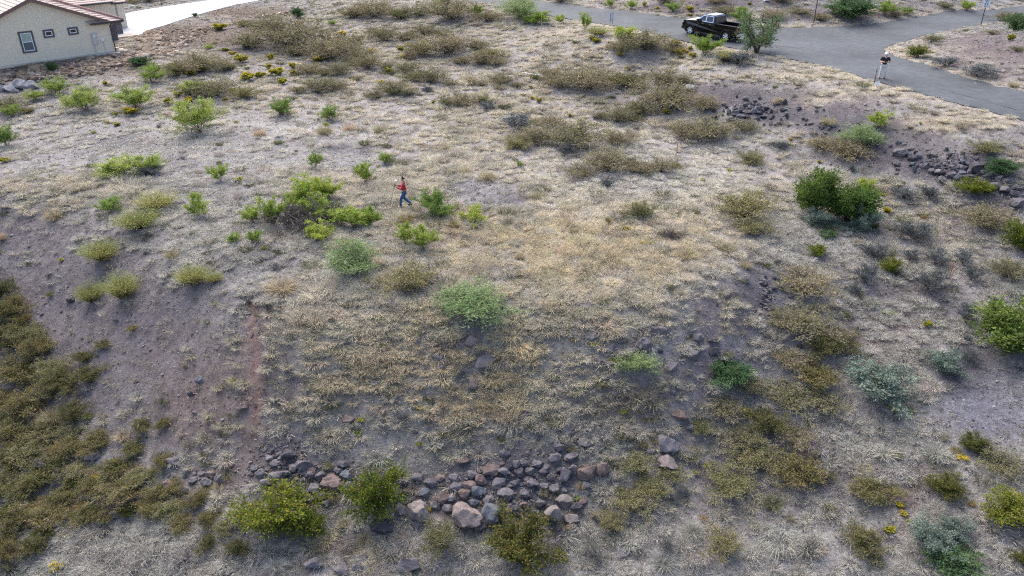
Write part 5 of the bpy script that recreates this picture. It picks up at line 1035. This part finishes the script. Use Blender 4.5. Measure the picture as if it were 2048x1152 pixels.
def person(nm, loc, rz, pose, shirt, trouser, label, hat):
    """local frame: +x forward, +y left"""
    T = empty(nm, loc, rz); tag(T, label, 'person'); J = dict(pelvis=(0, 0, .95, .125, .14), waist=(.0, 0, 1.1, .115, .135), chest=(.01, 0, 1.32, .13, .16), neckb=(0, 0, 1.46, .06), neck=(.02, 0, 1.53, .055), jaw=(.05, 0, 1.59, .068), head=(.03, 0, 1.67, .09, .08), crown=(.02, 0, 1.74, .06), nose=(.115, 0, 1.645, .014))
    E = [('pelvis', 'waist'), ('waist', 'chest'), ('chest', 'neckb'), ('neckb', 'neck'), ('neck', 'jaw'), ('jaw', 'head'), ('head', 'crown'), ('head', 'nose')]
    for s, k in ((1, 'l'), (-1, 'r')):
        sh, el, wr, hn, kn, an = pose[k]; J[k+'sh'] = (0, s*.19, 1.41, .062); J[k+'el'] = (*el, .046); J[k+'wr'] = (*wr, .032); J[k+'hip'] = (0, s*.09, .9, .09); J[k+'kn'] = (*kn, .062); J[k+'an'] = (*an, .042); J[k+'toe'] = (an[0]+.17, an[1]+s*.02, max(.03, an[2]-.06), .034, .045)
        J[k+'palm'] = (*hn, .02, .034)
        E += [('chest', k+'sh'), (k+'sh', k+'el'), (k+'el', k+'wr'), (k+'wr', k+'palm'), ('pelvis', k+'hip'), (k+'hip', k+'kn'), (k+'kn', k+'an'), (k+'an', k+'toe')]
        dv = norm(np.array(hn)-np.array(wr))
        for f in range(4):
            b0 = np.array(hn)+np.array([0, 0, (f-1.5)*.019]); l_ = (.06, .075, .07, .055)[f]; c1 = b0+dv*l_*.55; c2 = c1+norm(dv*.5+np.array([0, -s*.9, 0]))*l_*.6
            J[k+'f%d' % f] = (*c1, .009); J[k+'g%d' % f] = (*c2, .008); E += [(k+'palm', k+'f%d' % f), (k+'f%d' % f, k+'g%d' % f)]
        th = np.array(wr)+dv*.03+np.array([0, -s*.02, .03]); J[k+'th'] = (*th, .011); J[k+'ti'] = (*(th+dv*.035+np.array([0, -s*.01, .015])), .009); E += [(k+'wr', k+'th'), (k+'th', k+'ti')]
    skin('body', J, E, 'pelvis', M['skin'], T, 1)
    g = lambda k, e: (*J[k][:3], *[q+e for q in J[k][3:]])
    S = {k: g(k, .018) for k in ('waist', 'chest', 'lsh', 'rsh', 'lel', 'rel')}; S['hem'] = (0, 0, .9, .15, .165); S['col'] = (0, 0, 1.45, .075); SE = [('hem', 'waist'), ('waist', 'chest'), ('chest', 'col'), ('chest', 'lsh'), ('chest', 'rsh'), ('lsh', 'lel'), ('rsh', 'rel')]
    if shirt == 'plaid': S['lwr'] = g('lwr', .016); S['rwr'] = g('rwr', .016); SE += [('lel', 'lwr'), ('rel', 'rwr')]
    else:
        for k in 'lr': S[k+'el'] = (*(np.array(J[k+'sh'][:3])*.25+np.array(J[k+'el'][:3])*.75), .062)
    skin('shirt', S, SE, 'hem', M[shirt], T)
    Q = dict(pel=(0, 0, .97, .13, .145)); QE = []
    for k in 'lr': Q[k+'hip'] = g(k+'hip', .02); Q[k+'kn'] = g(k+'kn', .022); Q[k+'an'] = (J[k+'an'][0], J[k+'an'][1], J[k+'an'][2]-.01, .066); QE += [('pel', k+'hip'), (k+'hip', k+'kn'), (k+'kn', k+'an')]
    skin('trousers', Q, QE, 'pel', M[trouser], T)
    for k in 'lr':
        a = J[k+'an']; t_ = J[k+'toe']; skin('shoe', dict(h=(a[0]-.05, a[1], a[2]-.045, .045, .05), m=(a[0]+.05, a[1], (a[2]+t_[2])/2-.02, .05, .052), t=(t_[0]+.03, t_[1], t_[2], .036, .05)), [('h', 'm'), ('m', 't')], 'h', M['shoe'], T)
    hx = J['head'][0]
    if hat:
        b = MB(); n_ = 16; V = [(hx-.01, 0, 1.80)]
        for rr_, zq in ((.06, 1.79), (.095, 1.755), (.108, 1.70)): V += [(hx-.01+rr_*1.12*math.cos(6.2832*i/n_), rr_*math.sin(6.2832*i/n_), zq) for i in range(n_)]
        Fc = [(0, 1+i, 1+(i+1) % n_) for i in range(n_)]+[(1+j*n_+i, 1+(j+1)*n_+i, 1+(j+1)*n_+(i+1) % n_, 1+j*n_+(i+1) % n_) for j in range(2) for i in range(n_)]
        b.add(V, Fc); br_ = [(hx+.09, -.085), (hx+.17, -.07), (hx+.215, 0), (hx+.17, .07), (hx+.09, .085)]; b.prism(br_, 'z', 1.695, 1.71); b.build('cap', M['cap'], T, smooth=True)
    else:
        skin('hair', dict(a=(hx-.05, 0, 1.66, .062, .08), b=(hx-.03, 0, 1.735, .085, .085), c=(hx+.045, 0, 1.752, .045, .062)), [('a', 'b'), ('b', 'c')], 'b', M['hair'], T)
    for s in (-1, 1):
        MB().bar((hx+.075, s*.034, 1.675), (hx+.092, s*.033, 1.675), .011, 8).build('eye', M['hair'], T); MB().bar((hx-.02, s*.078, 1.655), (hx-.01, s*.098, 1.66), .028, 8).build('ear', M['skin'], T)
    return T
p = ground(810, 413); rz_ = math.pi+.12
walk = dict(l=(None, (.14, .27, 1.16), (.36, .13, 1.22), (.43, .09, 1.25), (.2, .1, .5), (.24, .1, .1)), r=(None, (.1, -.27, 1.15), (.34, -.12, 1.24), (.41, -.06, 1.27), (.02, -.1, .5), (-.36, -.1, .16)))
man = person('person', p, rz_, walk, 'plaid', 'denim', 'person in red plaid shirt and jeans walking the lot with a survey pole', False)
# survey pole with white receiver
pole = empty('survey_pole', p, rz_); tag(pole, 'thin dark survey pole with white receiver held by the walking person', 'survey pole')
MB().bar((.86, .04, .02), (.44, .0, 1.5), .011, 8).build('pole', M['plastic'], pole)
b = MB(); c0 = Vector((.42, 0, 1.55)); ax = Vector((-.42, 0, 1.5)).normalized(); b.bar(c0-ax*.03, c0+ax*.04, .065, 14); b.bar(c0+ax*.04, c0+ax*.06, .065, 14, .04); b.build('receiver', M['vinyl'], pole)
b = MB(); b.box((.47, -.02, 1.3), (.02, .1, .18), 0, -.5); b.build('controller', M['plastic'], pole)
p = ground(1763, 157); p[2] += .09 if hard_dist(p[0:1], p[1:2])[0] < .1 else 0
stand = dict(l=(None, (.05, .27, 1.14), (.26, .12, 1.17), (.33, .07, 1.19), (.03, .11, .5), (-.02, .13, .1)), r=(None, (.05, -.27, 1.14), (.26, -.12, 1.17), (.33, -.07, 1.19), (.03, -.11, .5), (.0, -.13, .1)))
man2 = person('person', p, -math.pi/2-.35, stand, 'tee', 'khaki', 'person in black shirt, pale trousers and white cap standing on the road edge', True)
man2.scale = (1.15, 1.22, 1.02)
rc = empty('remote_controller', p, -math.pi/2-.35); tag(rc, 'small grey remote controller held in both hands by the person on the road', 'controller')
MB().box((.4, 0, 1.2), (.1, .17, .05)).build('case', simple('grey_plastic', lin(120, 122, 126), .5), rc, .01); MB().box((.44, 0, 1.27), (.015, .15, .09), 0, .3).build('screen', M['glassdark'], rc)

# ------------------------------------------------------------------ signs, posts, stakes, boards
M['sign'] = simple('sign_white', lin(232, 234, 236), .5, noise=.02); M['steel'] = simple('post_steel', lin(62, 66, 72), .6, .3, .1); M['ink'] = simple('sign_black', (.01, .01, .012), .6); M['lath'] = simple('wood_lath', lin(190, 158, 116), .9, noise=.2); M['orange'] = simple('orange_paint', lin(190, 92, 58), .8); M['board'] = simple('weathered_white_board', lin(206, 206, 200), .8, noise=.1, scale=3)
def text(s, size, loc, parent, name):
    c = bpy.data.curves.new(name, 'FONT'); c.body = s; c.size = size; c.align_x = 'CENTER'; c.align_y = 'CENTER'; c.extrude = .002; c.offset = size*.02
    o = bpy.data.objects.new('tmp', c); COL.objects.link(o); dg = bpy.context.evaluated_depsgraph_get(); dg.update(); me = bpy.data.meshes.new_from_object(o.evaluated_get(dg)); bpy.data.objects.remove(o); me.materials.clear()
    q = link(name, me, M['ink'], parent); q.location = loc; q.rotation_euler = (math.pi/2, 0, 0); return q
p = ground(1961.5, 51.5); S = empty('speed_limit_sign', p, -.22); tag(S, 'white SPEED LIMIT 25 sign on a thin steel post at the bank', 'road sign')
MB().box((0, .03, 1.1), (.07, .04, 2.3)).build('post', M['steel'], S)
pn = MB(); w_, h_ = .62, .78; pn.prism([(-w_/2, 1.62), (w_/2, 1.62), (w_/2, 1.62+h_), (-w_/2, 1.62+h_)], 'y', 0, -.012); pn = pn.build('sign_panel', M['sign'], S, .003)
bd = MB()
for c, d in (((0, -.0145, 1.65), (.56, .003, .014)), ((0, -.0145, 2.37), (.56, .003, .014)), ((-.28, -.0145, 2.01), (.014, .003, .706)), ((.28, -.0145, 2.01), (.014, .003, .706))): bd.box(c, d)
bd.build('border', M['ink'], pn); text('SPEED', .15, (0, -.015, 2.25), pn, 'lettering'); text('LIMIT', .15, (0, -.015, 2.1), pn, 'lettering'); text('25', .4, (0, -.015, 1.83), pn, 'lettering')
def framesign(name, px, py, rz, h, lab, cols):
    p = ground(px, py); S = empty(name, p, rz); tag(S, lab, 'sign'); wd = .62
    for s in (-1, 1): MB().box((s*wd/2, 0, h/2-.05), (.04, .03, h+.1)).build('post', M['steel'], S)
    MB().box((0, 0, h-.02), (wd-.04, .03, .03)).build('rail', M['steel'], S); MB().box((0, 0, h*.42), (wd-.04, .03, .03)).build('rail', M['steel'], S)
    MB().box((0, 0, h*.71), (wd-.05, .012, h*.5)).build('sign_panel', cols, S); return S
framesign('lot_sign', 1222.5, 51, 1.05, 1.15, 'small lot sign on two dark posts at the verge of the empty road', simple('lot_panel', lin(190, 198, 214), .5, noise=.15, scale=4))
framesign('lot_sign', 1748, 169, 1.1, 1.15, 'small lot sign on dark metal frame beside the standing person', simple('lot_panel_b', lin(176, 178, 200), .5, noise=.2, scale=4))
p = ground(1752, 178); S = empty('flyer_stake', p, .3); tag(S, 'white lot number card on a short stake at the road verge', 'lot marker'); MB().box((0, 0, .14), (.025, .02, .34)).build('stake', M['steel'], S); MB().box((0, -.02, .3), (.32, .012, .3)).build('card', M['sign'], S)
p = ground(1627, 48); S = empty('street_post', p); tag(S, 'tall thin dark post on the verge opposite the junction', 'post'); MB().bar((0, 0, -.2), (0, 0, 3.4), .045, 10).build('pole', M['steel'], S); MB().bar((0, 0, 3.4), (0, 0, 3.44), .055, 10).build('pole_cap', M['steel'], S)
def lath(px, py, hpx, mat, lab, tip=None):
    p = ground(px, py); h = hpx*depth(p)/F*1.12; S = empty('survey_stake', p, random.uniform(-.4, .4)); S.rotation_euler = (random.uniform(-.06, .06), random.uniform(-.08, .08), random.uniform(-1, 1)); tag(S, lab, 'stake')
    MB().box((0, 0, h/2-.05), (.036, .012, h+.1)).build('lath', mat, S); MB().prism([(-.0225, h-.002), (.0225, h-.002), (0, h+.05)], 'y', -.006, .006).build('stake_tip', tip or mat, S)
lath(1897, 563, 36, M['orange'], 'orange painted survey stake standing in the grey swale')
lath(1351, 312, 24, M['orange'], 'orange topped stake in the brush of the flat lot')
lath(842, 432, 30, M['lath'], 'bare wooden stake beside the walking person')
lath(913, 104, 20, M['lath'], 'wooden stake in the brush near the road bend')
lath(1083, 55, 26, simple('yellow_lath', lin(206, 186, 70), .8), 'thin yellow stake beside the tall grey green verge shrub')
lath(500, 262, 22, M['lath'], 'wooden stake behind the tall open green shrub')
def slab(px, py, dims, rz, lab, mat=None, tilt=0.05):
    p = ground(px, py); b = MB(); b.box((0, 0, dims[2]/2), dims); o = b.build('white_board', mat or M['board'], None, .006); o.location = (p[0], p[1], p[2]+.03); o.rotation_euler = (tilt, tilt*.6, rz); tag(o, lab, 'board'); return o
slab(1060, 149, (1.6, .12, .09), -.55, 'long white plank lying in dry grass beside a white panel')
slab(1088, 153, (1.3, .6, .05), -.35, 'white rectangular panel lying in the dry grass', tilt=.14)
slab(722, 71, (1.2, .35, .05), .7, 'white board lying behind the brush of the lot')
slab(842, 17, (.9, .3, .05), .1, 'small white board near the road bend')
slab(1958, 166, (1.1, .5, .05), -.5, 'pale concrete pad at the road edge under the red bank', simple('worn_concrete', lin(150, 150, 146), .9), .01)
slab(1873, 62, (1.1, .5, .03), .3, 'pale concrete patch on the upper road edge', simple('worn_concrete', lin(146, 148, 146), .9), .0)
slab(1533, 4, (.5, .3, .5), .2, 'white utility box on the bank across the road', M['sign'], 0)
p = ground(264, 19); S = empty('pipe_frame', p, .5); tag(S, 'small white pipe frame beside the driveway', 'frame')
for s in (-1, 1): MB().bar((s*.3, 0, -.05), (s*.3, 0, .42), .03).build('leg', M['sign'], S)
MB().bar((-.33, 0, .42), (.33, 0, .42), .03).build('crossbar', M['sign'], S)
p = ground(131, 766); b = MB(); b.prism([(-.12, -.07), (.1, -.1), (.16, .05), (.02, .12), (-.14, .06)], 'z', 0, .03); o = b.build('plastic_scrap', simple('blue_plastic', lin(90, 150, 190), .5)); o.location = (p[0], p[1], p[2]+.32); o.rotation_euler = (.2, .1, .4); tag(o, 'light blue plastic scrap caught in the olive brush', 'litter')
